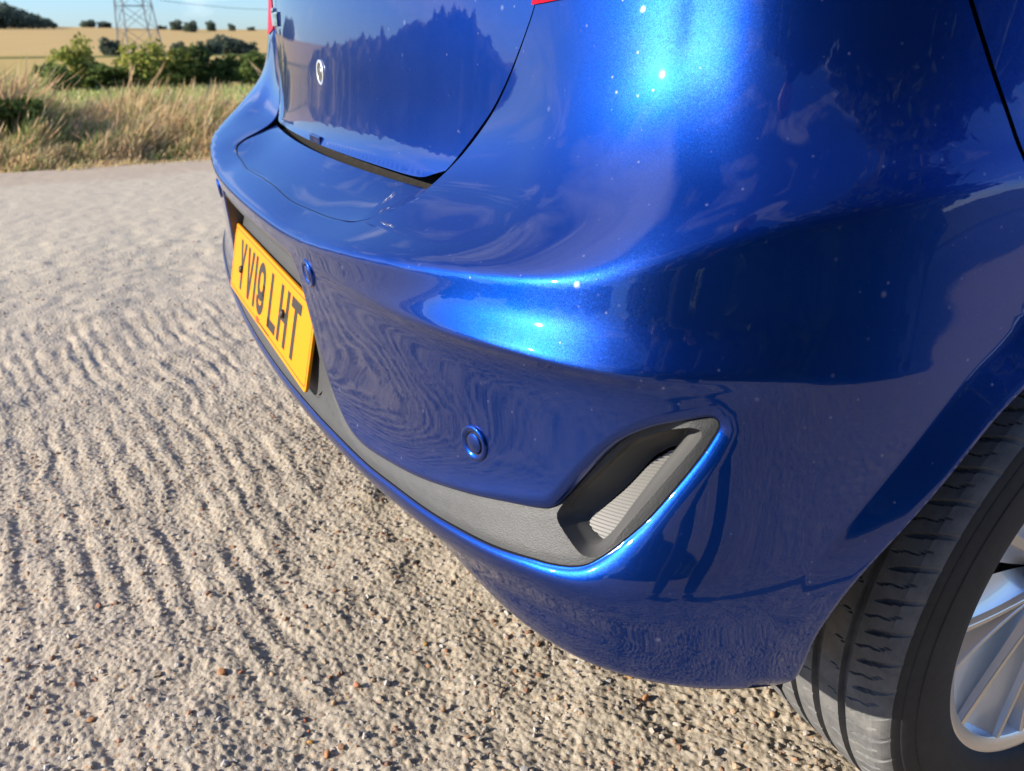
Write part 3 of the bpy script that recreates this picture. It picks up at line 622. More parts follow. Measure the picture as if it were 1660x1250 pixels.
b=MB(); b.box((.0,tgY(0,.70)-.0005,.6985),(.052,.006,.011)); lo=b.build('latch_cover',M_PAINT,tailgate); md=lo.modifiers.new('b','BEVEL'); md.width=.0015; md.segments=3
# round badge
K=32; bz=.786; by=float(tgY(0.008,bz))
def disc(name,prof,m,par,cx=.008):
    V=[(cx+r*math.cos(2*math.pi*k/K),by+h,bz+r*math.sin(2*math.pi*k/K)) for r,h in prof for k in range(K)]
    return mesh(name,V,[(i*K+k,i*K+(k+1)%K,(i+1)*K+(k+1)%K,(i+1)*K+k) for i in range(len(prof)-1) for k in range(K)],m,par)
bd_=disc('round_badge',[(.0165,.0005),(.0165,-.0012),(.0155,-.0019),(.0135,-.0019),(.0125,-.0012)],M_SILV,tailgate)
disc('badge_face',[(.0127,-.0010),(.010,-.0006),(.0075,-.0004),(.0070,-.0012),(.0001,-.0014)],M_SCREW,tailgate)
# chrome lettering low on the far side of the tailgate, seen edge-on
for k in range(9):
    b=MB(); cx=-.440+k*.0155; hh=.030 if k in(0,3) else .022; cz=.845+.0*k
    yy=float(tgY(cx,cz)); b.box((cx,yy-.002,cz+hh/2),(.0042,.0036,hh)); b.box((cx+.0045,yy-.002,cz+hh*.92),(.008,.0036,.004)); 
    if k%2: b.box((cx+.004,yy-.002,cz+hh*.45),(.007,.0036,.004))
    o=b.build('chrome_letter',M_CHROME,tailgate); md=o.modifiers.new('b','BEVEL'); md.width=.0009; md.segments=2

# tail lamps: on the corner above the bumper; the lamp bottom runs from the tailgate seam down to a point on the side
def lamp(sg):
    bot=catmull([(.529,.8585),(.56,.8605),(.60,.8640),(.68,.875),(.74,.886),(.80,.900),(.86,.92),(.90,.94)] if sg>0 else [(.522,.842),(.56,.836),(.60,.832),(.68,.838),(.74,.850),(.80,.870),(.86,.892),(.90,.92)],6); top=[(.92,1.0),(.57,1.0)]
    poly=resample(np.vstack([bot,top]),.006); g=grid_pts(.53,.95,.83,1.0,.01,.01)
    V2,F=triangulate([poly],[],g,keep=.002); V2=V2*[sg,1]
    return skin_obj('tail_lamp',V2,F,M_LAMP,CAR,lambda s,z: -.0015+0*np.asarray(s))
lamp(1); lamp(-1)

# side panels, from the bumper joint forward, with both wheel arches open
def side(sg):
    FA=catmull([(s+2.493,z) for s,z in arch]+[(s+2.493,z) for s,z in _mir],5)
    sill=[(s,.20) for s in np.linspace(1.85,3.38,20)]
    g1=gapc+[.0042,0]
    ra=arch_all[(arch_all[:,0]>1.158+.004)&(arch_all[:,1]>.36)]
    poly=list(g1)+list(ra)+[(1.80,.30),(1.82,.22)]+sill+[(3.42,.25),(3.438,.34)]+list(FA[(FA[:,1]>.365)])+[(4.295,.33),(4.36,.25),(4.9,.25),(4.95,.5),(4.95,.74),(4.6,.80),(4.2,.90),(3.9,.9555)]+[(s,.9555) for s in np.linspace(3.7,1.05,30)]
    poly=resample(np.array(poly),.009)
    q=np.vstack([ra,FA]); g=np.vstack([grid_pts(.99,2.0,.2,.96,.013,.011),grid_pts(2.0,5.0,.2,.96,.03,.02)])
    T=np.gradient(arch_all,axis=0); T/=np.linalg.norm(T,axis=1)[:,None]
    for d in(.0012,.0026,.0042,.008,.013,.019,.025,.031,.036,.041): g=np.vstack([g,arch_all+np.c_[-T[:,1],T[:,0]]*d])
    V2,F=triangulate([poly],[],g,keep=.001); 
    V2=V2*[sg,1]; o=skin_obj('side_panel',V2,F,M_PAINT,CAR,ex_arch)
    al=resample(ra,.008,False)*[sg,1]; strip('arch_return',al,[(0.,None),(.004,np.array([0,-.001])),(.03,np.array([0,-.002]))],M_PAINT,o,ex_arch)
    return o
side(1); side(-1)
# rear wheel housing and dark inner structure behind the skin
def inner():
    V=[];F=[]
    sl=np.linspace(-4.7,4.7,260); zl=np.linspace(.44,.95,12)
    for z in zl: V.append(S(sl,z+0*sl,.045+.0*sl))
    V=np.vstack(V); V[:,0]*=.93
    n=len(sl); i,j=np.meshgrid(np.arange(n-1),np.arange(len(zl)-1)); a_=(j*n+i).ravel(); Fq=np.c_[a_,a_+1,a_+n+1,a_+n]
    c=V[Fq].mean(1); near=np.zeros(len(c),bool)
    for wy in(.672,3.165): near|=(np.abs(c[:,0])>.45)&(np.hypot(c[:,1]-wy,c[:,2]-.305)<.45)
    m2=(c[:,1]<.25)&(c[:,2]>.40)&(np.abs(c[:,0])<.6)
    mesh('inner_shell',V,Fq[~near&~m2],M_BLACK,CAR,True)
    for wy in(.672,3.165):
        for sg in(1,-1):
            b=[];f=[];K=40
            for k in range(K+1):
                t=rad(-2+182*k/K)
                for xx in(.815,.60): b.append((sg*xx*(1 if xx<.7 else .985),wy+.395*math.cos(t),.305+.395*math.sin(t)))
            for k in range(K): f.append((2*k,2*k+1,2*k+3,2*k+2))
            cidx=len(b); b.append((sg*.60,wy,.305)); f+=[(2*k+1,2*k+3,cidx) for k in range(K)]
            mesh('wheel_housing',b,f,M_BLACK,CAR,False)
    b=MB(); b.box((0,1.95,.30),(1.30,3.1,.10)); b.box((0,.42,.45),(1.05,.34,.16)); b.box((0,.24,.78),(1.1,.10,.34)); b.build('underbody',M_BLACK,CAR)
inner()
# upper body: glasshouse, roof, bonnet (outside the photograph, but casts shade and carries reflections)
def loft(name,secs,m,par,cap=True,ny=10):
    V=[];F=[];n=None
    for (x,y0,y1,z,rr) in secs:
        w,h=2*x,y1-y0; pts=rrect(w,h,rr,6); n=len(pts); V+=[(a_,b_+(y0+y1)/2,z) for a_,b_ in pts]
    for k in range(len(secs)-1): F+=[(k*n+i,k*n+(i+1)%n,(k+1)*n+(i+1)%n,(k+1)*n+i) for i in range(n)]
    if cap: F.append(tuple(range((len(secs)-1)*n,len(secs)*n)))
    return mesh(name,V,F,m,par,True)
loft('shoulder_panel',[(.80,.19,3.05,.952,.22),(.775,.20,3.02,.985,.22)],M_PAINT,CAR)
loft('window_glass',[(.765,.215,2.95,.980,.22),(.69,.36,2.35,1.22,.2),(.60,.47,1.95,1.405,.18)],M_GLASS,CAR)
loft('roof_panel',[(.625,.36,2.02,1.400,.2),(.61,.38,1.98,1.425,.2),(.50,.52,1.8,1.452,.2),(.3,.8,1.5,1.462,.15)],M_PAINT,CAR)
V=[];Fb=[];nn_=14
for t in np.linspace(0,1,nn_):
    y=2.9+t*1.10; w_=.80-.32*t**3; z0=.955-.20*t**2.2
    for u in np.linspace(-1,1,15): V.append((u*w_,y,z0-.05*abs(u)**3))
i,j=np.meshgrid(np.arange(14),np.arange(nn_-1)); a_=(j*15+i).ravel(); mesh('bonnet',np.array(V),np.c_[a_,a_+1,a_+16,a_+15],M_PAINT,CAR,True)

# ---- wheels
def wheel_meshes():
    """wheel about the X axis, outer face towards +X, centre at the origin"""
    root=empty('road_wheel'); TR=.3085
    # profile from inner bead over the tread to the outer bead: (x, radius)
    half=.0985; prof=[]
    side=[(.0865,.2120),(.0935,.2150),(.0985,.2230),(.1015,.2380),(.1015,.2560),(.0990,.2740),(.0965,.2835),(.0955,.2850),(.0950,.2870),(.0925,.2945),(.0870,.3010),(.0800,.3046)]
    side=[tuple(p) for p in catmull(side,3)]
    gr=[.046,.013,-.019,-.050]; gw=[.0042,.0045,.0040,.0032]; xs=np.sort(np.unique(np.round(np.r_[np.linspace(-.076,.076,46),[g_+q_*(w_+e_) for g_,w_ in zip(gr,gw) for q_ in(-1,1) for e_ in(0.,.0005,-.0008)]],5)))[::-1]; tread=[(x,TR-.0018-.0022*(abs(x)/.076)**3) for x in xs]
    prof=side+tread+[(-x,r) for x,r in side[::-1]]; prof=np.array(prof); n0=len(side); K=1508
    th=np.linspace(0,2*math.pi,K,endpoint=False); X=np.repeat(prof[:,0][None],K,0); R=np.repeat(prof[:,1][None],K,0); Th=np.repeat(th[:,None],len(prof),1)
    
    for g_,w_ in zip(gr,gw): R-=.0078*np.clip((w_+.0005-np.abs(X-g_))/.0006,0,1)
    # lateral slots over the outer and the inner shoulder, 58 round the wheel, and thin wavy sipes between them
    pitch=2*math.pi/58
    for sg_ in(1,-1):
        xa=X*sg_; cur=.035*np.sin((xa-.05)*40.)*0+ .55*np.clip(xa-.058,0,1)     # slots sweep back towards the shoulder
        ph=((Th*TR+cur)/(TR*pitch))%1; dd=np.minimum(ph,1-ph)*TR*pitch
        m=np.clip((xa-.056)/.006,0,1)*np.clip((.0965-xa)/.006,0,1); wid=.0027*np.clip((xa-.054)/.010,0,1)
        shoulder=(R>.288); R-=np.where(shoulder,.0048*m*np.clip((wid-dd)/.0006,0,1)*np.clip((.0985-xa)/.03,.3,1),0)
        ph2=((Th*TR+cur+TR*pitch/2+.0016*np.sin(xa*330))/(TR*pitch))%1; d2=np.minimum(ph2,1-ph2)*TR*pitch
        R-=np.where(shoulder,.0028*np.clip((xa-.050)/.004,0,1)*np.clip((.084-xa)/.004,0,1)*np.clip((.0009-d2)/.0003,0,1),0)
    for gx,gl in((.029,.011),(-.003,.010),(-.034,.009)):
        xl=np.abs(X-gx-.006); ph2=((Th*TR+.0018*np.sin(X*420)+.009)/(TR*pitch))%1; d2=np.minimum(ph2,1-ph2)*TR*pitch
        R-=.0026*np.clip((gl*.6-xl)/.002,0,1)*np.clip((.0010-d2)/.0005,0,1)
    V=np.stack([X,R*np.cos(Th),R*np.sin(Th)],-1).reshape(-1,3); n=len(prof); i,j=np.meshgrid(np.arange(n-1),np.arange(K)); i=i.ravel();j=j.ravel(); j2=(j+1)%K
    Fq=np.c_[j*n+i,j*n+i+1,j2*n+i+1,j2*n+i]; mi=((i>=n0-7)&(i<n-n0+6)).astype(int)
    ty=mesh('tyre',V,Fq,None,root,True,mats=[M_SIDE,M_TREAD],midx=mi); ty.data.polygons.foreach_set('use_smooth',mi==0)
    # raised marks and the moulded line on the sidewall
    K2=180; b=MB()
    def ringline(r,x,w):
        Vr=[];Fr=[]
        for k in range(K2):
            t=2*math.pi*k/K2
            for rr,xx in((r-w,x-.0001),(r,x+.0009),(r+w,x-.0001)): Vr.append((xx,rr*math.cos(t),rr*math.sin(t)))
        for k in range(K2):
            for q_ in(0,1): Fr.append((k*3+q_,k*3+q_+1,((k+1)%K2)*3+q_+1,((k+1)%K2)*3+q_))
        b.add(Vr,Fr)
    ringline(.2690,.0999,.0008); b.build('moulded_line',M_SIDE,root,True)
    # rim
    RR=.2165; prof=[(.062,.20),(.070,.2035),(.0785,.2060),(.0850,.2080),(.0890,.2105),(.0900,.2140),(.0890,.2172),(.0860,.2185),(.075,.2185)]
    def lathe(name,prof,m,par,K=120):
        V=[(x,r*math.cos(2*math.pi*k/K),r*math.sin(2*math.pi*k/K)) for x,r in prof for k in range(K)]
        return mesh(name,V,[(i*K+k,i*K+(k+1)%K,(i+1)*K+(k+1)%K,(i+1)*K+k) for i in range(len(prof)-1) for k in range(K)],m,par)
    rim=lathe('rim',[(.0845,.1985),(.0865,.2000),(.0880,.2060),(.0900,.2100),(.0908,.2140),(.0898,.2172),(.0860,.2188),(.075,.2188)],M_MACH,root)
    lathe('rim_barrel',[(.0845,.1990),(.076,.1975),(.060,.1950),(.03,.188),(-.05,.185),(-.09,.21)],M_SILV,root)
    lathe('brake_disc',[(.030,.06),(.030,.125),(.022,.127),(.022,.06)],M_DISC,root)
    lathe('dark_backing',[(.012,.19),(.010,.001)],M_BLACK,root)
    hub=lathe('hub_cap',[(.060,.060),(.074,.058),(.0765,.050),(.0765,.034),(.0790,.030),(.0800,.024),(.0800,.001)],M_SILV,root,48)
    def P(x,r,deg): t=rad(deg); return (x,r*math.cos(t),r*math.sin(t))
    for c5 in range(5):
        a0=147+72*c5
        for off,w0,w1 in((0,.0065,.0110),(29,.0045,.0070),(43,.0045,.0070)):
            # machined ridge: flat top, slightly dished towards the hub
            V=[];rs=np.linspace(.050,.2000,12)
            for r in rs:
                u=(r-.05)/.15; w_=w0+(w1-w0)*u; x=.0735+.0125*u**1.3; aa=a0+off+(1-u)*(0 if off==0 else (6 if off==29 else -6)); dw=math.degrees(w_/2/r); dd=math.degrees(.0012/r)
                V+=[P(x-.016,r,aa-dw-dd*2),P(x-.0006,r,aa-dw),P(x,r,aa-dw+dd*.6),P(x,r,aa+dw-dd*.6),P(x-.0006,r,aa+dw),P(x-.016,r,aa+dw+dd*2)]
            Fq=[(k*6+q_,k*6+q_+1,k*6+q_+7,k*6+q_+6) for k in range(11) for q_ in range(5)]
            mesh('spoke_ridge',V,Fq,M_MACH,root,False)
        def web(c0,c1,dep0,dep1,r1,curve):
            V=[];nr,na=14,8
            for k in range(nr):
                r=.045+(r1-.045)*k/(nr-1); u=(r-.05)/.15
                for q_ in range(na):
                    v=q_/(na-1); aa=a0+c0(u)+(c1(u)-c0(u))*v; base=.0735+.0125*max(u,0)**1.3
                    V.append(P(base-.001-(dep0+(dep1-dep0)*v**.8)-.004*math.sin(math.pi*v)*curve - .008*max(0,(u-.86)/.14)**2*0,r,aa))
            mesh('spoke_web',V,[(k*na+q_,k*na+q_+1,k*na+q_+na+1,k*na+q_+na) for k in range(nr-1) for q_ in range(na-1)],M_SILV,root,True)
        sh=lambda u,s_: 6*(1-u)*s_
        web(lambda u:29+sh(u,1),lambda u:43+sh(u,-1),.004,.012,.1985,1.)            # closed pocket between the paired ridges
        web(lambda u:29+sh(u,1),lambda u:29+sh(u,1)-(9+9*(1-u)+7*max(0,(u-.82)/.18)**2),.001,.022,.1985,.3)
        web(lambda u:0.,lambda u:9+5*(1-u)+5*max(0,(u-.85)/.15)**2,.001,.020,.1985,.3)
        web(lambda u:43+sh(u,-1),lambda u:43+sh(u,-1)+(6+8*(1-u)+4*max(0,(u-.85)/.15)**2),.001,.020,.1985,.3)
        web(lambda u:72.,lambda u:72-(14+4*(1-u)+3*max(0,(u-.85)/.15)**2),.001,.024,.1985,.3)
    return root
def copy_tree(o,parent=None):
    c=o.copy(); COL.objects.link(c); c.parent=parent
    for ch in o.children: copy_tree(ch,c)
    return c
wr=wheel_meshes()
wheels=[wr]+[copy_tree(wr) for _ in range(3)]
for w_,(x,y,rz) in zip(wheels,((.750,.672,0),(-.750,.672,math.pi),(.750,3.165,0),(-.750,3.165,math.pi))):
    # a wheel belongs to the car, its rubber and rim are sub-parts
    w_.location=(x,y,.3065); w_.rotation_euler=(0,0,rz); w_.parent=CAR

# ------------------------------------------------------------ ground
def fftnoise(n, cell, lo, hi, seed, p=0.):
    """periodic noise with wavelengths between lo and hi metres on an n x n tile of the given cell"""
    r=np.random.default_rng(seed); f=np.fft.fftfreq(n,cell); k=np.hypot(*np.meshgrid(f,f)); k[0,0]=1e-9; w=1/k
    a=np.exp(-.5*(np.log(w/np.sqrt(lo*hi))/(.5*np.log(hi/lo)+.15))**2)*w**p
    h=np.real(np.fft.ifft2(np.fft.fft2(r.standard_normal((n,n)))*a)); return h/h.std()
def samp(T, cell, x, y):
    n=len(T); u=(x/cell)%n; v=(y/cell)%n; i=u.astype(int)%n; j=v.astype(int)%n; f=u-np.floor(u); g=v-np.floor(v); i2=(i+1)%n; j2=(j+1)%n
    return T[j,i]*(1-f)*(1-g)+T[j,i2]*f*(1-g)+T[j2,i]*(1-f)*g+T[j2,i2]*f*g
T1=fftnoise(1024,.002,.005,.010,1); T2=fftnoise(1024,.002,.012,.026,2); T3=fftnoise(512,.012,.15,.5,3); T4=fftnoise(512,.03,.8,2.5,4); T5=fftnoise(512,.006,.05,.10,5)
def stones_tile(n=1024,cell=.002,num=52000):
    r=np.random.default_rng(9); T=np.zeros((n,n)); cx=r.uniform(0,n,num); cy=r.uniform(0,n,num); R=(.0016+.0036*r.random(num)**2.2)/cell; el=r.uniform(.6,1,num); th=r.uniform(0,3.14,num); hh=r.uniform(.5,1.,num)
    for dj in range(-3,4):
        for di in range(-3,4):
            i=np.floor(cx).astype(int)+di; j=np.floor(cy).astype(int)+dj; dx=i+.5-cx; dy=j+.5-cy; u=dx*np.cos(th)+dy*np.sin(th); v=(-dx*np.sin(th)+dy*np.cos(th))/el
            q=1-(u*u+v*v)/R**2; m=q>0; np.maximum.at(T,(j[m]%n,i[m]%n),np.sqrt(q[m])*R[m]*cell*hh[m]*.75)
    return T
TS=stones_tile(); TS=TS-TS.mean()
def sstep(x,a,b): t=np.clip((x-a)/(b-a),0,1); return t*t*(3-2*t)
def ground_h(x,y):
    a=rad(8.5); v=-x*math.sin(a)+y*math.cos(a)
    warp=.0045*samp(T3,.012,x*.5,y)+.016*samp(T4,.03,x*.5+3,y+1)
    ph=(v+warp)/.044+ .06*samp(T5,.006,x*.5,y)
    s=np.sin(2*math.pi*ph); rid=np.where(s>0,s**.8,-np.abs(s)**1.5)
    patch=np.clip(.70+.40*samp(T3,.012,x*.45+9,y*1.2),.12,1.2)
    m=sstep(x,-1.75,-1.45)*(1-sstep(y,.02,.30)*.8)*(1-.55*sstep(x,-.1,.5))*(1-.75*sstep(y+.35*x,-.02,.25))*patch
    rough=.35+.65*sstep(x,-2.0,-.6)
    g=samp(T1,.002,x,y); g2=samp(T2,.002,x,y)
    fine=.00042*g+.00055*g2+.95*samp(TS,.002,x,y)
    return .0020*rid*m+fine*rough*(1+.5*sstep(x,-.3,.6))+.0022*samp(T3,.012,x+5,y)+.006*samp(T4,.03,x,y)*.5
def axis(lo,a,b,hi,st,g):
    mid=np.arange(a,b,st); r=[b]; 
    s=st
    while r[-1]<hi: s=min(s*g,2.5); r.append(r[-1]+s)
    l=[a]; s=st
    while l[-1]>lo: s=min(s*g,2.5); l.append(l[-1]-s)
    return np.r_[np.array(l[1:])[::-1],mid,np.array(r)]
ax=axis(-5.05,-.62,1.05,14,.0029,1.0042); ay=axis(-16,-.74,.56,16,.0029,1.014)
ax[0]=-5.05
X,Y=np.meshgrid(ax,ay); edge_w=.05*samp(T3,.012,Y*3.,Y)+.12*samp(T4,.03,Y*1.,Y*.3)
dist=np.maximum(np.maximum(-X-2.5,0),np.maximum(np.abs(Y)-1.5,0)); fade=1/(1+dist*1.2)
Z=ground_h(X,Y)*fade; Z=Z*(X>-6)
ny,nx=X.shape; i,j=np.meshgrid(np.arange(nx-1),np.arange(ny-1)); a_=(j*nx+i).ravel(); c0=(np.abs(.5*(X[:-1,:-1]+X[1:,1:])-0)<.70)&(Y[:-1,:-1]>.60)&(Y[:-1,:-1]<3.9)
a=N('old_brushed_concrete')
O2=a.O
big=a.noise(1.3,5,.6); mid_=a.noise(14,6,.65); fin=a.noise(330,6,.78); agg=a.voro(135,'Color'); aggd=a.voro(135)
sand=a.mix(a.ramp(fin,(.30,0.),(.70,1.)),(.29,.248,.188),(.60,.525,.400))
sand=a.mix(a.ramp(mid_,(.40,0.),(.66,.55)),sand,(.37,.320,.250))
sand=a.mix(a.ramp(big,(.45,0.),(.70,.45)),sand,(.46,.405,.330))
sep=a.n.new('ShaderNodeSeparateColor'); a.l.new(agg,sep.inputs[0])
st_=a.ramp(sep.outputs[0],(0.,(.50,.47,.42)),(.45,(.36,.33,.29)),(.62,(.46,.33,.20)),(.80,(.36,.20,.10)),(.93,(.18,.16,.15)))
ismask=a.math('MULTIPLY',a.math('GREATER_THAN',sep.outputs[1],.50),a.ramp(aggd,(.30,1.),(.42,0.)))
colr=a.mix(a.math('MULTIPLY',ismask,.85),sand,st_)
sx=a.n.new('ShaderNodeSeparateXYZ'); a.l.new(a.O,sx.inputs[0])
far=a.ramp(a.math('ADD',a.math('MULTIPLY',sx.outputs[0],-.25),a.math('MULTIPLY',a.noise(2.,3),.25)),(.45,0.),(.75,.62))
colr=a.mix(far,colr,(.53,.47,.345))
edge=a.ramp(a.math('ADD',a.math('MULTIPLY',sx.outputs[0],-.2),a.math('MULTIPLY',a.noise(3.,4),.16)),(.95,0.),(1.04,.8))
colr=a.mix(a.math('MULTIPLY',edge,.5),colr,(.38,.27,.19))
hb=a.math('ADD',a.math('MULTIPLY',fin,.6),a.math('MULTIPLY',a.math('SUBTRACT',1.,aggd),.9))
a.set(Base_Color=colr,Roughness=.9,Specular_IOR_Level=.25,Normal=a.bump(hb,1.,.0020)); M_CONC=a.m
slab=mesh('concrete_yard',np.c_[X.ravel(),Y.ravel(),Z.ravel()],np.c_[a_,a_+1,a_+nx+1,a_+nx],M_CONC,None,True); tag(slab,'rough ridged pale concrete yard with exposed stones','ground',kind='structure')
GH=lambda x,y: float(ground_h(np.array([x]),np.array([y]))[0])

# loose grit: thousands of tiny stones, one object
def stone(n=8,seed=0):
    r=np.random.default_rng(seed); bm=bmesh.new(); bmesh.ops.create_icosphere(bm,subdivisions=1,radius=1)
    V=np.array([v.co for v in bm.verts]); F=np.array([[v.index for v in f.verts] for f in bm.faces]); bm.free()
    V*=r.uniform(.72,1.25,(len(V),1)); V*=[1,r.uniform(.6,.95),r.uniform(.45,.75)]; return V,F
SV=[stone(seed=k) for k in range(10)]
PAL=np.array([(.50,.46,.40),(.42,.37,.31),(.46,.33,.20),(.40,.20,.09),(.36,.26,.18),(.28,.25,.22),(.52,.50,.47),(.33,.15,.075)])
def grit(n,x0,x1,y0,y1,r0,r1,dens=None):
    V=[];F=[];C=[];k=0; P=rng.uniform([x0,y0],[x1,y1],(n,2)); h=ground_h(P[:,0],P[:,1])
    for (x,y),z in zip(P,h):
        if dens and rng.random()>dens(x,y): continue
        sv,sf=SV[rng.integers(10)]; r=r0+(r1-r0)*rng.random()**3; t=rng.uniform(0,6.28); c,s=math.cos(t),math.sin(t)
        q=sv*r; V.append(np.c_[q[:,0]*c-q[:,1]*s+x,q[:,0]*s+q[:,1]*c+y,q[:,2]+z+r*.12]); F.append(sf+k); k+=len(sv)
        cc=PAL[rng.choice(8,p=[.24,.20,.15,.09,.09,.08,.08,.07])]*rng.uniform(.75,1.15); C.append(np.repeat(cc[None],len(sv),0))
    return np.vstack(V),np.vstack(F),np.vstack(C)
a=N('mixed_gravel'); a.set(Base_Color=a.mix(a.noise(300,3),a.attr(),a.mix(.5,a.attr(),(.25,.23,.2))),Roughness=.8,Normal=a.bump(a.noise(700,3),.4,.0006)); M_STONE=a.m
g1=grit(15000,-.7,1.0,-.75,.58,.0012,.0062,lambda x,y:.45+.55*min(1,max(0,(y+.5)*1.2))); g2=grit(2600,-2.6,-.7,-.9,.9,.002,.007)
o=mesh('loose_grit',np.vstack([g1[0],g2[0]]),np.vstack([g1[1],g2[1]+len(g1[0])]),M_STONE,None,False,col=np.vstack([g1[2],g2[2]])); tag(o,'fine loose grit and gravel scattered over the concrete','gravel',kind='stuff')

# the stones that stand out, each a thing
STONES=[ # x, y, radius, colour, label
 (0.200,-0.143,0.0085,(.40,.19,.08),'largest reddish brown stone, with a long shadow, lower left of the bumper'),
 (0.211,-0.118,0.0045,(.42,.17,.09),'small orange chip just right of the largest brown stone'),
 (0.231,-0.079,0.0055,(.50,.34,.20),'flat tan stone between two brown ones near the bottom'),
 (0.272,-0.007,0.0050,(.40,.19,.08),'dark brown round stone in the row below the bumper edge'),
 (0.304,0.022,0.0065,(.42,.17,.09),'reddish stone casting a shadow, rightmost of the row below the bumper edge'),
 (0.321,-0.016,0.0055,(.50,.34,.20),'sandy stone just below the dark brown round one'),
 (0.329,-0.058,0.0045,(.22,.07,.04),'small dark maroon stone near the bottom'),
 (0.352,-0.059,0.0045,(.42,.17,.09),'brick red chip above the ochre stone at the bottom'),
 (0.370,-0.061,0.0055,(.42,.24,.07),'ochre stone at the bottom below the brick red chip'),
 (0.399,-0.047,0.0075,(.40,.19,.08),'rusty stone with a pale neighbour at the bottom'),
 (0.204,-0.311,0.0060,(.40,.19,.08),'lone brown stone at the lower left'),
 (0.020,-0.375,0.0045,(.10,.08,.065),'small black chip at the far left'),
 (-0.340,-0.242,0.0055,(.10,.08,.065),'dark upright chip with a shadow among the ridges'),
 (-0.003,0.175,0.0055,(.10,.08,.065),'dark chip with a long shadow beside the bumper lip'),
 (-0.889,0.116,0.0050,(.40,.19,.08),'brown chip with a shadow near the number plate'),
 (0.469,0.369,0.0075,(.42,.24,.07),'ochre stone right under the bumper edge'),
 (0.514,0.365,0.0080,(.40,.19,.08),'brown stone under the bumper left of the tyre'),
 (0.568,0.377,0.0070,(.50,.45,.38),'pale flat stone near the tyre'),
 (0.616,0.498,0.0070,(.50,.34,.20),'tan stone closest to the tyre tread'),
 (0.098,0.067,0.0040,(.42,.24,.07),'small ochre chip below the bumper lip'),
 (0.270,0.139,0.0050,(.42,.24,.07),'ochre chip under the bumper bend'),
]
for k,(x,y,r,c,lab) in enumerate(STONES):
    sv,sf=SV[k%10]; o=mesh('pebble',sv*[1.15*r,r,1.05*r],sf,simple('stone_%d'%k,c,.75),None,False); o.location=(x,y,GH(x,y)+r*.35); o.rotation_euler=(0,0,k*1.7); tag(o,lab,'stone','stones lying loose on the concrete')
    md=o.modifiers.new('s','SUBSURF'); md.levels=1; md.render_levels=1

# terrain beyond the yard: dips, then rises to a wheat hill
def terr(x,y):
    d=-x; z=np.interp(d,[-3000,0,7,17,45,110,170,240,450,520,700,3000],[-.04,-.04,-.04,-.26,-1.1,-2.5,-3.1,-2.9,1.6,2.0,0,-20.])
    side_=np.clip((-y-20)/200,-1,1.5)*sstep(d,170,450)*1.6
    return z+side_*0+sstep(d,200,450)*np.interp(y,[-400,0,60,300],[2.2,1.0,-.2,-1.])
tx=np.unique(np.r_[-3000,-2000,-1200,np.arange(-800,-160,12),np.arange(-160,-20,4),np.arange(-20,0,1.5),np.arange(0,60,6),100,300,1000,3000]); ty=np.unique(np.r_[-3000,-1500,-700,np.arange(-400,-60,20),np.arange(-60,60,5),np.arange(60,500,20),900,1800,3000])
X,Y=np.meshgrid(tx,ty); Z=terr(X,Y); ny,nx=X.shape; i,j=np.meshgrid(np.arange(nx-1),np.arange(ny-1)); a_=(j*nx+i).ravel()
a=N('fields'); sx=a.n.new('ShaderNodeSeparateXYZ'); a.l.new(a.O,sx.inputs[0]); d_=a.math('MULTIPLY',sx.outputs[0],-.002)      # 0..1 over 500 m
wh=a.mix(a.noise(.05,5,.7),(.58,.41,.19),(.48,.35,.16)); fine=a.noise(.9,4,.7); wh=a.mix(a.math('MULTIPLY',fine,.25),wh,(.30,.24,.10))
ln=a.math('ADD',d_,a.math('MULTIPLY',a.noise(.02,2),.02))
colf=a.mix(a.ramp(ln,(.045,0.),(.05,1.)),(.10,.12,.045),(.46,.34,.14))
colf=a.mix(a.ramp(ln,(.30,0.),(.303,1.),(.335,1.),(.34,0.)),colf,(.11,.13,.05)); colf=a.mix(a.ramp(ln,(.365,0.),(.372,1.)),colf,wh)
right=a.ramp(a.math('MULTIPLY',a.math('ADD',sx.outputs[1],a.math('MULTIPLY',sx.outputs[0],.02)),.005),(.42,0.),(.47,1.))
colf=a.mix(a.math('MULTIPLY',right,a.ramp(ln,(.365,0.),(.372,1.))),colf,(.30,.27,.11))
a.set(Base_Color=colf,Roughness=1.,Specular_IOR_Level=0.); 
o=mesh('fields',np.c_[X.ravel(),Y.ravel(),Z.ravel()-.03],np.c_[a_,a_+1,a_+nx+1,a_+nx],a.m,None,True); tag(o,'ripe wheat fields and rough grass rising to a low hill','field',kind='structure')

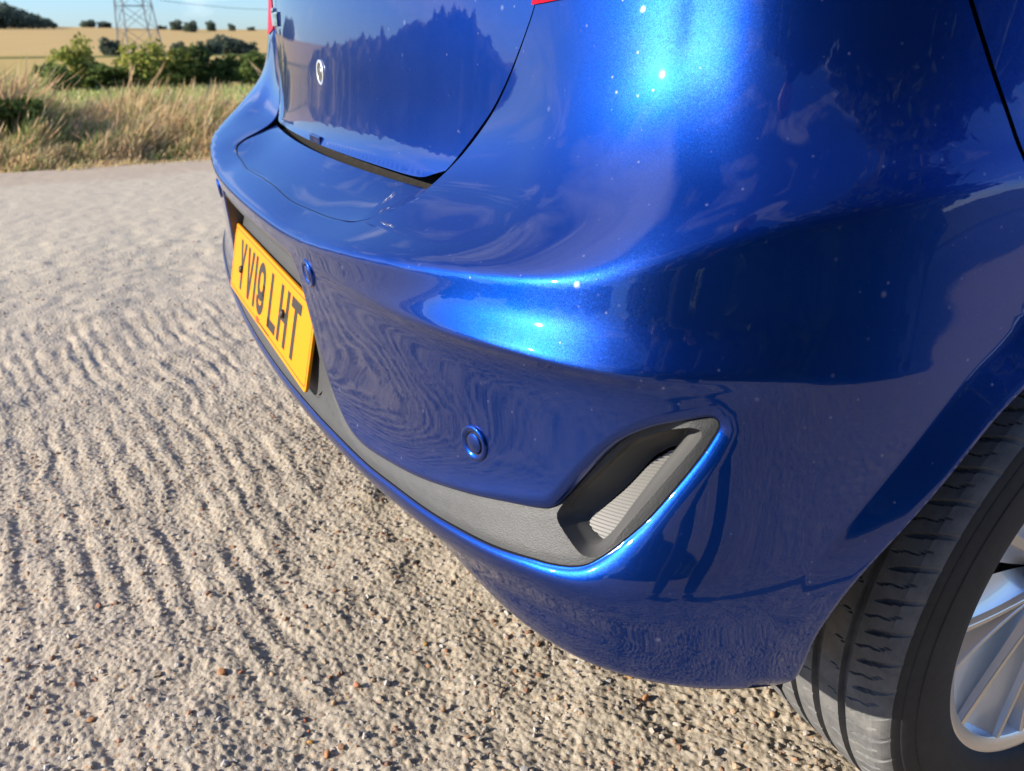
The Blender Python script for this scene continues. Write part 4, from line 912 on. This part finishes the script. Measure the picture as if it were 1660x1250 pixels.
# ------------------------------------------------------------ grass
def blades(n, pos, hmin, hmax, w, cols, lean=.35, seed=1, heads=.25, wind=(0,0)):
    r=np.random.default_rng(seed); P=pos(r,n); h=r.uniform(hmin,hmax,n)*P[:,3] if P.shape[1]>3 else r.uniform(hmin,hmax,n)
    az=r.uniform(0,2*math.pi,n); le=r.normal(0,lean,n)*h; dx=np.cos(az)*le+wind[0]*h; dy=np.sin(az)*le+wind[1]*h; fa=r.uniform(0,math.pi,n); wx=np.cos(fa)*w*r.uniform(.6,1.4,n)/2; wy=np.sin(fa)*w/2
    B=P[:,:3]; o=np.zeros(n); mid=B+np.c_[dx*.3,dy*.3,h*.6]; tip=B+np.c_[dx,dy,h*.98]; e=np.c_[wx,wy,o]
    hd=r.random(n)<heads; e2=np.where(hd[:,None],e*2.0,e*.7); t2=B+np.c_[dx*.8,dy*.8,h*.85]
    V=np.stack([B-e*.8,B+e*.8,mid-e*.6,mid+e*.6,t2-e2,t2+e2,tip],1).reshape(-1,3); k=np.arange(n)*7
    F=np.concatenate([np.c_[k,k+1,k+3,k+2],np.c_[k+2,k+3,k+5,k+4],np.c_[k+4,k+5,k+6,k+6]]); 
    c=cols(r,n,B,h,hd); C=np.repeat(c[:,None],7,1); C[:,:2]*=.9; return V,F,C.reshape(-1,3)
def tri(F): return np.concatenate([F[:,[0,1,2]],F[:,[0,2,3]]])[lambda T:(T[:,0]!=T[:,1])&(T[:,1]!=T[:,2])&(T[:,0]!=T[:,2])] if False else None
def build_grass(name,parts,m,lab,cat):
    Vs=[];Fs=[];Cs=[];k=0
    for V,F,C in parts:
        T=np.concatenate([F[:,[0,1,2]],F[:,[0,2,3]]]); T=T[(T[:,0]!=T[:,1])&(T[:,1]!=T[:,2])&(T[:,0]!=T[:,2])]; Vs.append(V);Fs.append(T+k);Cs.append(C);k+=len(V)
    o=mesh(name,np.vstack(Vs),np.vstack(Fs),m,None,False,col=np.vstack(Cs)); return tag(o,lab,cat,kind='stuff')
def leafmat(name):
    a=N(name); a.n.remove(a.p); d=a.n.new('ShaderNodeBsdfDiffuse'); t=a.n.new('ShaderNodeBsdfTranslucent'); mxs=a.n.new('ShaderNodeMixShader'); mxs.inputs[0].default_value=.45
    c=a.attr(); a.l.new(c,d.inputs[0]); a.l.new(c,t.inputs[0]); a.l.new(d.outputs[0],mxs.inputs[1]); a.l.new(t.outputs[0],mxs.inputs[2]); a.l.new(mxs.outputs[0],a.n['Material Output'].inputs[0]); return a.m
M_LEAF=leafmat('leaf_and_grass')
STRAW=np.array([(.70,.60,.33),(.64,.53,.28),(.76,.67,.42),(.66,.49,.30)]); GREEN=np.array([(.22,.30,.08),(.30,.38,.11),(.36,.43,.15),(.17,.24,.08)])
P1=fftnoise(256,.08,.6,2.5,21); P2=fftnoise(256,.08,.3,.9,22)
def vcols(r,n,B,h,hd):
    t=samp(P1,.08,B[:,0]+30,B[:,1]+30)*.35+samp(P2,.08,B[:,0]+30,B[:,1]+30)*.2; dx=-B[:,0]-5.0
    gp_=np.clip(.80+t-1.1*np.clip(.7-dx,0,1)-.25*(B[:,1]>-.2)+.5*((B[:,1]<-.75)&(B[:,1]>-3.)&(dx<1.3)),.06,.93); isg=r.random(n)<gp_
    c=np.where(isg[:,None],GREEN[r.integers(0,4,n)],STRAW[r.integers(0,4,n)]); c=np.where(hd[:,None],STRAW[r.integers(0,4,n)]*[.95,.82,.8],c); return c*r.uniform(.75,1.2,(n,1))
def verge_pos(y0,y1,x0,x1,zs):
    def f(r,n):
        y=r.uniform(y0,y1,n); x=-r.uniform(-x1,-x0,n) if False else r.uniform(x0,x1,n)
        e=-5.0-.10*samp(T4,.03,y,y*.2)-.05*samp(T3,.012,y*2,y); m=x<e+.02; x=np.where(m,x,e-r.random(n)*.5)
        k=np.clip((-x-4.95)/.9,.22,1)*(1+.35*samp(P1,.08,x+9,y+30)*.6); return np.c_[x,y,terr(x,y)-.02,np.clip(k,.18,1.6)]
    return f
vg=[blades(60000,verge_pos(-1.9,1.6,-7.2,-4.95,0),.17,.36,.0065,vcols,.34,1,.22,(.0,.25)),blades(900,verge_pos(-1.9,1.6,-7.2,-5.5,0),.34,.52,.006,vcols,.25,8,.6,(.0,.3)),blades(3500,verge_pos(-1.9,-.55,-7.4,-5.9,0),.40,.62,.008,vcols,.3,9,.4,(.0,.3)),
    blades(16000,verge_pos(-1.9,1.6,-5.6,-4.9,0),.10,.26,.007,vcols,.5,2,.1),
    blades(26000,verge_pos(-16,-1.9,-7.5,-4.95,0),.20,.45,.014,vcols,.3,3,.3,(0,.15)),
    blades(9000,verge_pos(1.6,9,-7.5,-4.95,0),.30,.6,.016,vcols,.3,4,.3)]
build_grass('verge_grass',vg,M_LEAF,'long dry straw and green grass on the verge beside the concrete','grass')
def fcols(r,n,B,h,hd):
    c=np.where((r.random(n)<.55)[:,None],STRAW[r.integers(0,4,n)]*[.95,1.0,.75],GREEN[r.integers(0,4,n)]*1.5); return c*r.uniform(.8,1.15,(n,1))
def crop_pos(r,n): x=r.uniform(-17,-7.0,n); y=r.uniform(-9,8,n); return np.c_[x,y,terr(x,y)-.03]
build_grass('rough_pasture',[blades(30000,crop_pos,.08,.22,.016,fcols,.3,6,.2)],M_LEAF,'pale green and straw coloured pasture behind the verge','pasture')

# ------------------------------------------------------------ bushes and trees
def leafcloud(lobes, n, leaf, cols, seed):
    """leaves spread through overlapping lobes (cx,cy,cz,rx,ry,rz)"""
    r=np.random.default_rng(seed); w=np.array([l[3]*l[4]*l[5] for l in lobes])**.67; w/=w.sum(); k=r.choice(len(lobes),n,p=w); L=np.array(lobes)[k]
    d=r.normal(size=(n,3)); d/=np.linalg.norm(d,axis=1)[:,None]; q=r.uniform(.45,1.,n)**.6; q*=1+.22*np.sin(d[:,0]*7+k)*np.cos(d[:,2]*6+d[:,1]*5)
    C=L[:,:3]+d*L[:,3:]*q[:,None]; a_=r.normal(size=(n,3)); a_/=np.linalg.norm(a_,axis=1)[:,None]; b_=np.cross(a_,r.normal(size=(n,3))); b_/=np.linalg.norm(b_,axis=1)[:,None]
    s=leaf*r.uniform(.5,1.3,n)[:,None]; V=np.stack([C-a_*s,C-b_*s*.55,C+a_*s,C+b_*s*.55],1).reshape(-1,3); i=np.arange(n)*4
    cc=np.array(cols)[r.integers(0,len(cols),n)]*r.uniform(.7,1.25,(n,1)); return V,np.c_[i,i+1,i+2,i+3],np.repeat(cc,4,0)
M_BARK=simple('bark',(.10,.075,.055),.9)
LC={}
def plant(kind,name,loc,sc,label,cat,group,rz=0.):
    if kind not in LC:
        r=np.random.default_rng(len(LC)+50); c,nl,leaf,h,shape=KINDS[kind]; lobes=[]
        for k in range(11):
            t=r.uniform(0,6.28); rr=r.uniform(.15,.62)*shape[0]; zz=h*r.uniform(shape[1],.82); q=r.uniform(.24,.42)*h*shape[2]*(1-.35*zz/h); lobes.append((math.cos(t)*rr*h*.55,math.sin(t)*rr*h*.55,zz,q,q,q*.8))
        V,F,C=leafcloud(lobes,nl,leaf,c,77+len(LC)); mb=MB(); top=max(.35,shape[1])*h
        mb.tube([(0,0,-.1*h),(0.01*h,0,top*.5),(.02*h,.01*h,top*1.35)],[.030*h,.022*h,.010*h],7)
        for k in range(6):
            l=lobes[k]; mb.tube([(.01*h,0,top*(.5+.1*k)),(l[0]*.6,l[1]*.6,(top*.7+l[2])/2),(l[0],l[1],l[2])],[.012*h,.008*h,.004*h],5)
        me1=mesh('crown',V,F,M_LEAF,None,False,col=C); me2=mb.build('trunk',M_BARK,None,True); LC[kind]=(me1.data,me2.data); bpy.data.objects.remove(me1); bpy.data.objects.remove(me2)
    root=empty(name,loc,rz); root.scale=(sc[0],sc[0],sc[1]) if isinstance(sc,tuple) else (sc,)*3; tag(root,label,cat,group)
    for nm,md in zip(('crown','trunk'),LC[kind]):
        o=bpy.data.objects.new(nm,md); COL.objects.link(o); o.parent=root
    return root
DG=[(.10,.15,.05),(.13,.18,.06),(.08,.12,.045),(.17,.20,.07)]; YG=[(.30,.33,.07),(.38,.38,.09),(.22,.28,.06),(.42,.40,.11)]; MG=[(.15,.21,.06),(.20,.26,.08),(.12,.17,.05)]; FG=[(.14,.18,.13),(.18,.21,.14),(.12,.16,.12)]  # FG: far foliage paler and bluer, distance haze put into the leaf colour
KINDS={'dark':(DG,2600,.085,1.,(1.,.30,1.)),'yellow':(YG,2600,.05,1.,(1.1,.2,1.)),'green':(MG,2600,.055,1.,(1.1,.18,1.)),'far':(FG,1500,.09,1.,(1.1,.15,1.)),'tall':(DG,7500,.05,1.,(.95,.12,.9)),'tallb':(MG,7000,.05,1.,(.95,.10,.9))}
def bear(deg,d):  # bearing from the viewpoint, degrees left of the view direction negative
    t=rad(180-YAW-deg); x=EYE.x+math.cos(t)*d; y=EYE.y+math.sin(t)*d; return x,y,float(terr(np.array(x),np.array(y)))-.05
B=[('yellow','bush',-26.4,18.5,1.08,.85,'small upright yellow green bush alone behind the left of the pasture','bush'),
 ('yellow','bush',-23.1,18,.95,1.1,'yellow green bush left of the dark bush behind the pasture','bush'),
 ('yellow','bush',-21.8,18.3,1.0,1.1,'yellow green bush touching the dark bush behind the pasture','bush'),
 ('dark','bush',-20.2,18.6,.88,.9,'dark green rounded bush beside the yellow green ones','bush'),
 ('green','bush',-28.3,17.5,.62,1.5,'low green bramble at the far left behind the pasture','bush'),
 ('green','bush',-25.0,17.6,.58,1.7,'low green bramble between the lone bush and the yellow green ones','bush'),
 ('green','bush',-18.3,18.5,.66,1.5,'mid green low bush nearest the car behind the pasture','bush'),
 ('green','bush',-16.6,18.5,.78,1.3,'dark hedge bush half hidden behind the car corner','bush'),
 ('far','tree',-24.6,168,3.3,1.,'round dark tree standing left of the pylon legs','tree'),
 ('far','bush',-22.1,175,1.9,1.,'low dark bush at the right foot of the pylon','bush'),
 ('far','bush',-20.9,185,2.3,1.2,'dark bush to the right of the pylon on the field edge','bush'),
 ('far','tree',-19.1,170,2.9,1.3,'left tree of the dark clump right of the pylon','tree'),
 ('far','tree',-18.0,174,3.7,1.4,'tallest middle tree of the dark clump right of the pylon','tree'),
 ('far','tree',-16.9,172,2.7,1.4,'right tree of the dark clump nearest the car','tree'),
 ('far','tree',-20.7,430,5.0,1.1,'left tree of the pair on the skyline right of the pylon','tree'),
 ('far','tree',-20.0,400,5.0,1.1,'right tree of the pair on the skyline right of the pylon','tree'),
 ('far','tree',-18.85,430,5.,.8,'small upright tree alone on the skyline','tree'),
 ('far','tree',-17.6,440,3.5,1.,'smallest round tree on the skyline near the car','tree'),
 ('far','bush',-21.6,445,2.0,2.,'low scrub on the skyline beside the tree pair','bush'),
 ('far','bush',-16.4,445,2.,2.,'low scrub on the skyline behind the car corner','bush'),
 ('far','bush',-25.6,460,3.8,1.6,'low skyline scrub right of the wood','bush'),
 ('far','bush',-24.8,460,3.2,1.8,'lowest skyline scrub left of the pylon','bush')]
for k,(kd,nm,dg,d,h,ws,lab,cat) in enumerate(B):
    x,y,z=bear(dg,d); plant(kd,nm,(x,y,z),(h*ws,h) if ws!=1. else h,lab,cat,'bushes and trees in the fields',k*1.3)
# the wood on the skyline at far left: many trees read as one mass
Vs=[];Cs=[];Fs=[];kk=0
for k in range(40):
    dg=-33.5+k*.158; x,y,z=bear(dg,430+20*math.sin(k*2.1)); h=9.5*(1-.7*max(0,(dg+29.8))/2.4) if dg>-29.8 else 9.5; h*=1+.12*math.sin(k*1.9)
    V,F,C=leafcloud([(0,0,h*.5,h*.42,h*.42,h*.46),(h*.3,h*.2,h*.4,h*.35,h*.35,h*.35)],420,h*.10,FG,k); Vs.append(V+[x,y,z]);Fs.append(F+kk);Cs.append(C);kk+=len(V)
o=mesh('distant_wood',np.vstack(Vs),np.vstack(Fs),M_LEAF,None,False,col=np.vstack(Cs)); tag(o,'dark distant wood along the skyline at far left','wood',kind='stuff')
# verge weeds: leafy shrub at the left end of the verge
x,y=-5.85,-.66; plant('green','verge_shrub',(x,y,-.08),(.55,.52),'leafy green weed bush growing in the verge at the far left','weed',None,.4)
# trees round the yard, behind and to the side of the viewpoint (seen mirrored in the paint)
for k in range(13):
    t=rad(238+k*4.0); d=46+6*math.sin(k*2.3); plant('tall' if k%3 else 'tallb','yard_tree',(math.cos(t)*d,math.sin(t)*d,-.1),(min(8.5,4.2+.5*k)*(1+.2*math.sin(k*1.7))) * (1.15 if k%2 else .85),('broadleaf tree in the line beyond the far end of the yard, %s from the verge'%(['first','second','third','fourth','fifth','sixth','seventh','eighth','ninth','tenth','eleventh','twelfth','thirteenth'][k])),'tree','trees beyond the end of the yard',k)
for k in range(8):
    y=-13+k*2.3; plant('tall' if k%2 else 'tallb','hedgerow_tree',(10.5+1.1*math.sin(k*2.7),y,-.1),7.5+1.2*math.sin(k*3.1),('tall dark hedgerow tree close beside the yard, %s from the far end'%(['first','second','third','fourth','fifth','sixth','seventh','eighth'][k])),'tree','hedgerow trees beside the yard',k*.9)

for k in range(8):
    y=-15+k*2.6; plant('dark','hedge_bush',(8.6+.5*math.sin(k*3.3),y,-.1),(3.2,2.3+.4*math.sin(k*1.9)),('dense dark hedge bush under the hedgerow trees, %s from the far end'%(['first','second','third','fourth','fifth','sixth','seventh','eighth'][k])),'bush','hedge bushes beside the yard',k*1.1)
ORD=['nearest','second','third','fourth','fifth','sixth','seventh','eighth','ninth','tenth','eleventh','twelfth','thirteenth']
# a rough grassy bank beyond the verge, behind the car
na,nd=120,26; VV=[]
for i_ in range(na):
    t=rad(188+46*i_/(na-1)); prof=float(np.interp(i_/(na-1),[0,.12,.5,.78,.9,1],[0,.55,.9,1.35,.75,0]))
    for k in range(nd):
        q=k/(nd-1); r=15+12*q; x_,y_=math.cos(t)*r,math.sin(t)*r; hh=prof*2.0*math.exp(-((q-.5)/.22)**2)+.25*float(samp(P1,.08,np.array([x_]),np.array([y_]))[0])*.5*prof; VV.append((x_,y_,-.35+hh))
i,j_=np.meshgrid(np.arange(nd-1),np.arange(na-1)); a_=(j_*nd+i).ravel()
a=N('rough_bank'); n1=a.noise(1.1,5,.7); a.set(Base_Color=a.ramp(n1,(.35,(.10,.12,.045)),(.5,(.24,.20,.10)),(.65,(.42,.33,.18))),Roughness=1.,Specular_IOR_Level=0.)
o=mesh('grass_bank',np.array(VV),np.c_[a_,a_+1,a_+nd+1,a_+nd],a.m,None,True); tag(o,'low rough grassy bank beyond the verge behind the car','bank',kind='structure')

# ------------------------------------------------------------ pylon and lines
px_,py_,pz_=bear(-23.0,170); PY=tag(empty('electricity_pylon',(px_,py_,pz_),rad(12)),'grey lattice steel pylon standing in the field','pylon')
M_STEEL=simple('galvanised_steel',(.20,.21,.22),.6,.3)
def width(z): return np.interp(z,[0,14,26,40],[3.0,2.0,.95,.35])
lv=[0,4.2,8.0,11.5,14.6,17.4,20,22.5,25,28,31,34,37,40]
for sx_ in(-1,1):
    for sy_ in(-1,1):
        b=MB(); b.tube([(sx_*width(z),sy_*width(z),z) for z in lv],.12,4); b.build('leg',M_STEEL,PY)
b=MB()
for k in range(len(lv)-1):
    z0,z1=lv[k],lv[k+1]; w0,w1=width(z0),width(z1)
    for A_,B_ in(((-1,-1),(1,-1)),((1,-1),(1,1)),((1,1),(-1,1)),((-1,1),(-1,-1))):
        b.tube([(A_[0]*w0,A_[1]*w0,z0),(B_[0]*w1,B_[1]*w1,z1)],.055,3); b.tube([(B_[0]*w0,B_[1]*w0,z0),(A_[0]*w1,A_[1]*w1,z1)],.055,3); b.tube([(A_[0]*w1,A_[1]*w1,z1),(B_[0]*w1,B_[1]*w1,z1)],.06,3)
b.build('bracing',M_STEEL,PY)
for z in(26,31,36):
    b=MB(); L_=7.5
    for s_ in(-1,1): b.tube([(s_*width(z),0,z+1.2),(s_*L_,0,z)],.08,4); b.tube([(s_*width(z),-.6,z),(s_*L_,0,z)],.08,4); b.tube([(s_*width(z),.6,z),(s_*L_,0,z)],.08,4)
    b.build('cross_arm',M_STEEL,PY)
# conductors; the lowest one crosses the sky at the top of the picture
def wire(pts,lab):
    b=MB(); b.tube([tuple(p) for p in catmull(pts,8)],.035,4,False); o=b.build('power_line',M_BLACK); tag(o,lab,'power line')
def wp(dg,d,z): x,y,_=bear(dg,d); return (x,y,z)
wire([wp(-26,140,10.5),wp(-22.1,160,6.1),wp(-19,175,5.2),wp(-15.8,190,4.9),wp(-10,215,5.2),wp(-4,240,6.5)],'thin dark power line sagging across the sky right of the pylon')

# ------------------------------------------------------------ the person taking the picture (seen mirrored in the paint)
def skinned(name, joints, bones, m, parent, root=0, lv=2):
    me=bpy.data.meshes.new(name); me.from_pydata([j[:3] for j in joints],bones,[]); o=bpy.data.objects.new(name,me); COL.objects.link(o); o.parent=parent
    md=o.modifiers.new('skin','SKIN'); sv=me.skin_vertices[0].data
    for i,j in enumerate(joints): sv[i].radius=(j[3],j[4] if len(j)>4 else j[3]); sv[i].use_root=(i==root)
    s=o.modifiers.new('sub','SUBSURF'); s.levels=lv; s.render_levels=lv; me.materials.append(m); o.modifiers['skin'].use_smooth_shade=True; return o
M_CLOTH=simple('dark_navy_jacket',(.018,.020,.028),.9); M_SKIN=simple('skin',(.42,.25,.18),.55); M_JEAN=simple('dark_jeans',(.02,.025,.04),.9); M_HAIR=simple('brown_hair',(.03,.02,.015),.8); M_SHOE=simple('shoes',(.03,.03,.03),.6)
hd_=Vector((-math.cos(rad(YAW)),math.sin(rad(YAW)),0)); rt_=Vector((math.sin(rad(YAW)),math.cos(rad(YAW)),0)); base=EYE-hd_*.52+rt_*.06; base.z=0
PE=tag(empty('person',base),'person in a dark jacket standing and holding a phone low with both hands','person')
def pt(f,r,z): v=hd_*f+rt_*r; return (v.x,v.y,z)
J=[(*pt(0,0,.93),.15,.11),(*pt(.03,0,1.12),.145,.105),(*pt(.08,0,1.32),.17,.11),(*pt(.12,0,1.46),.075,.07),(*pt(.15,0,1.54),.055,.055),
   (*pt(.10,.19,1.40),.065,.065),(*pt(.15,.235,1.14),.050,.050),(*pt(.36,.12,.945),.038,.036),
   (*pt(.10,-.19,1.40),.065,.065),(*pt(.15,-.235,1.14),.050,.050),(*pt(.36,-.12,.945),.038,.036)]
skinned('jacket',J,[(0,1),(1,2),(2,3),(3,4),(2,5),(5,6),(6,7),(2,8),(8,9),(9,10)],M_CLOTH,PE)
J=[(*pt(0,0,.95),.14,.11),(*pt(0,.10,.86),.095,.095),(*pt(.02,.12,.48),.062,.062),(*pt(0,.13,.10),.042,.045),(*pt(0,-.10,.86),.095,.095),(*pt(.02,-.12,.48),.062,.062),(*pt(0,-.13,.10),.042,.045)]
skinned('trousers',J,[(0,1),(1,2),(2,3),(0,4),(4,5),(5,6)],M_JEAN,PE)
for s_ in(1,-1): skinned('shoe',[(*pt(-.05,s_*.13,.055),.045,.05),(*pt(.06,s_*.135,.045),.045,.035),(*pt(.17,s_*.14,.035),.038,.028)],[(0,1),(1,2)],M_SHOE,PE)
hdm=skinned('head',[(*pt(.155,0,1.50),.052),(*pt(.165,0,1.58),.070,.075),(*pt(.17,0,1.67),.078,.088),(*pt(.165,0,1.74),.055,.065),(*pt(.245,0,1.640),.014),(*pt(.16,.085,1.65),.016),(*pt(.16,-.085,1.65),.016)],[(0,1),(1,2),(2,3),(2,4),(2,5),(2,6)],M_SKIN,PE)
skinned('hair',[(*pt(.11,0,1.62),.075),(*pt(.13,0,1.71),.090),(*pt(.19,0,1.765),.070)],[(0,1),(1,2)],M_HAIR,PE)
ph=EYE-hd_*.016
for s_ in(1,-1):
    def hp(f,r,z): v=hd_*f+rt_*(s_*r); w_=Vector((EYE.x-base.x,EYE.y-base.y,0)); return (w_.x+v.x,w_.y+v.y,z)
    J=[(*hp(-.15,.115,.930),.026),(*hp(-.075,.100,.885),.030,.022),(*hp(-.040,.096,.865),.028,.014)]; E_=[(0,1),(1,2)]
    skinned('hand',J,E_,M_SKIN,PE)
    for q,(dz,ln_) in enumerate(((.030,.85),(.010,1.),(-.010,.95),(-.028,.75))):
        z=.845+dz; skinned('finger',[(*hp(-.045,.094,z+.008),.010),(*hp(-.026,.098,z),.009),(*hp(-.014,.090-.004*q,z-.003),.0085),(*hp(-.012,.078,z-.006),.0075)],[(0,1),(1,2),(2,3)],M_SKIN,PE,0,1)
    skinned('thumb',[(*hp(-.06,.095,.875),.012),(*hp(-.045,.080,.865),.010),(*hp(-.036,.062,.850),.009)],[(0,1),(1,2)],M_SKIN,PE,0,1)
PH=MB(); Mx=Matrix.Rotation(rad(90-YAW),3,'Z')@Matrix.Rotation(rad(-PITCH),3,'X')
pc=EYE-(Mx@Vector((0,1,0)))*.012
PH.box(pc,(.155,.009,.074),Mx); o=PH.build('smartphone',M_BLACK); md=o.modifiers.new('b','BEVEL'); md.width=.003; md.segments=3; tag(o,'dark smartphone held level in both hands','phone')
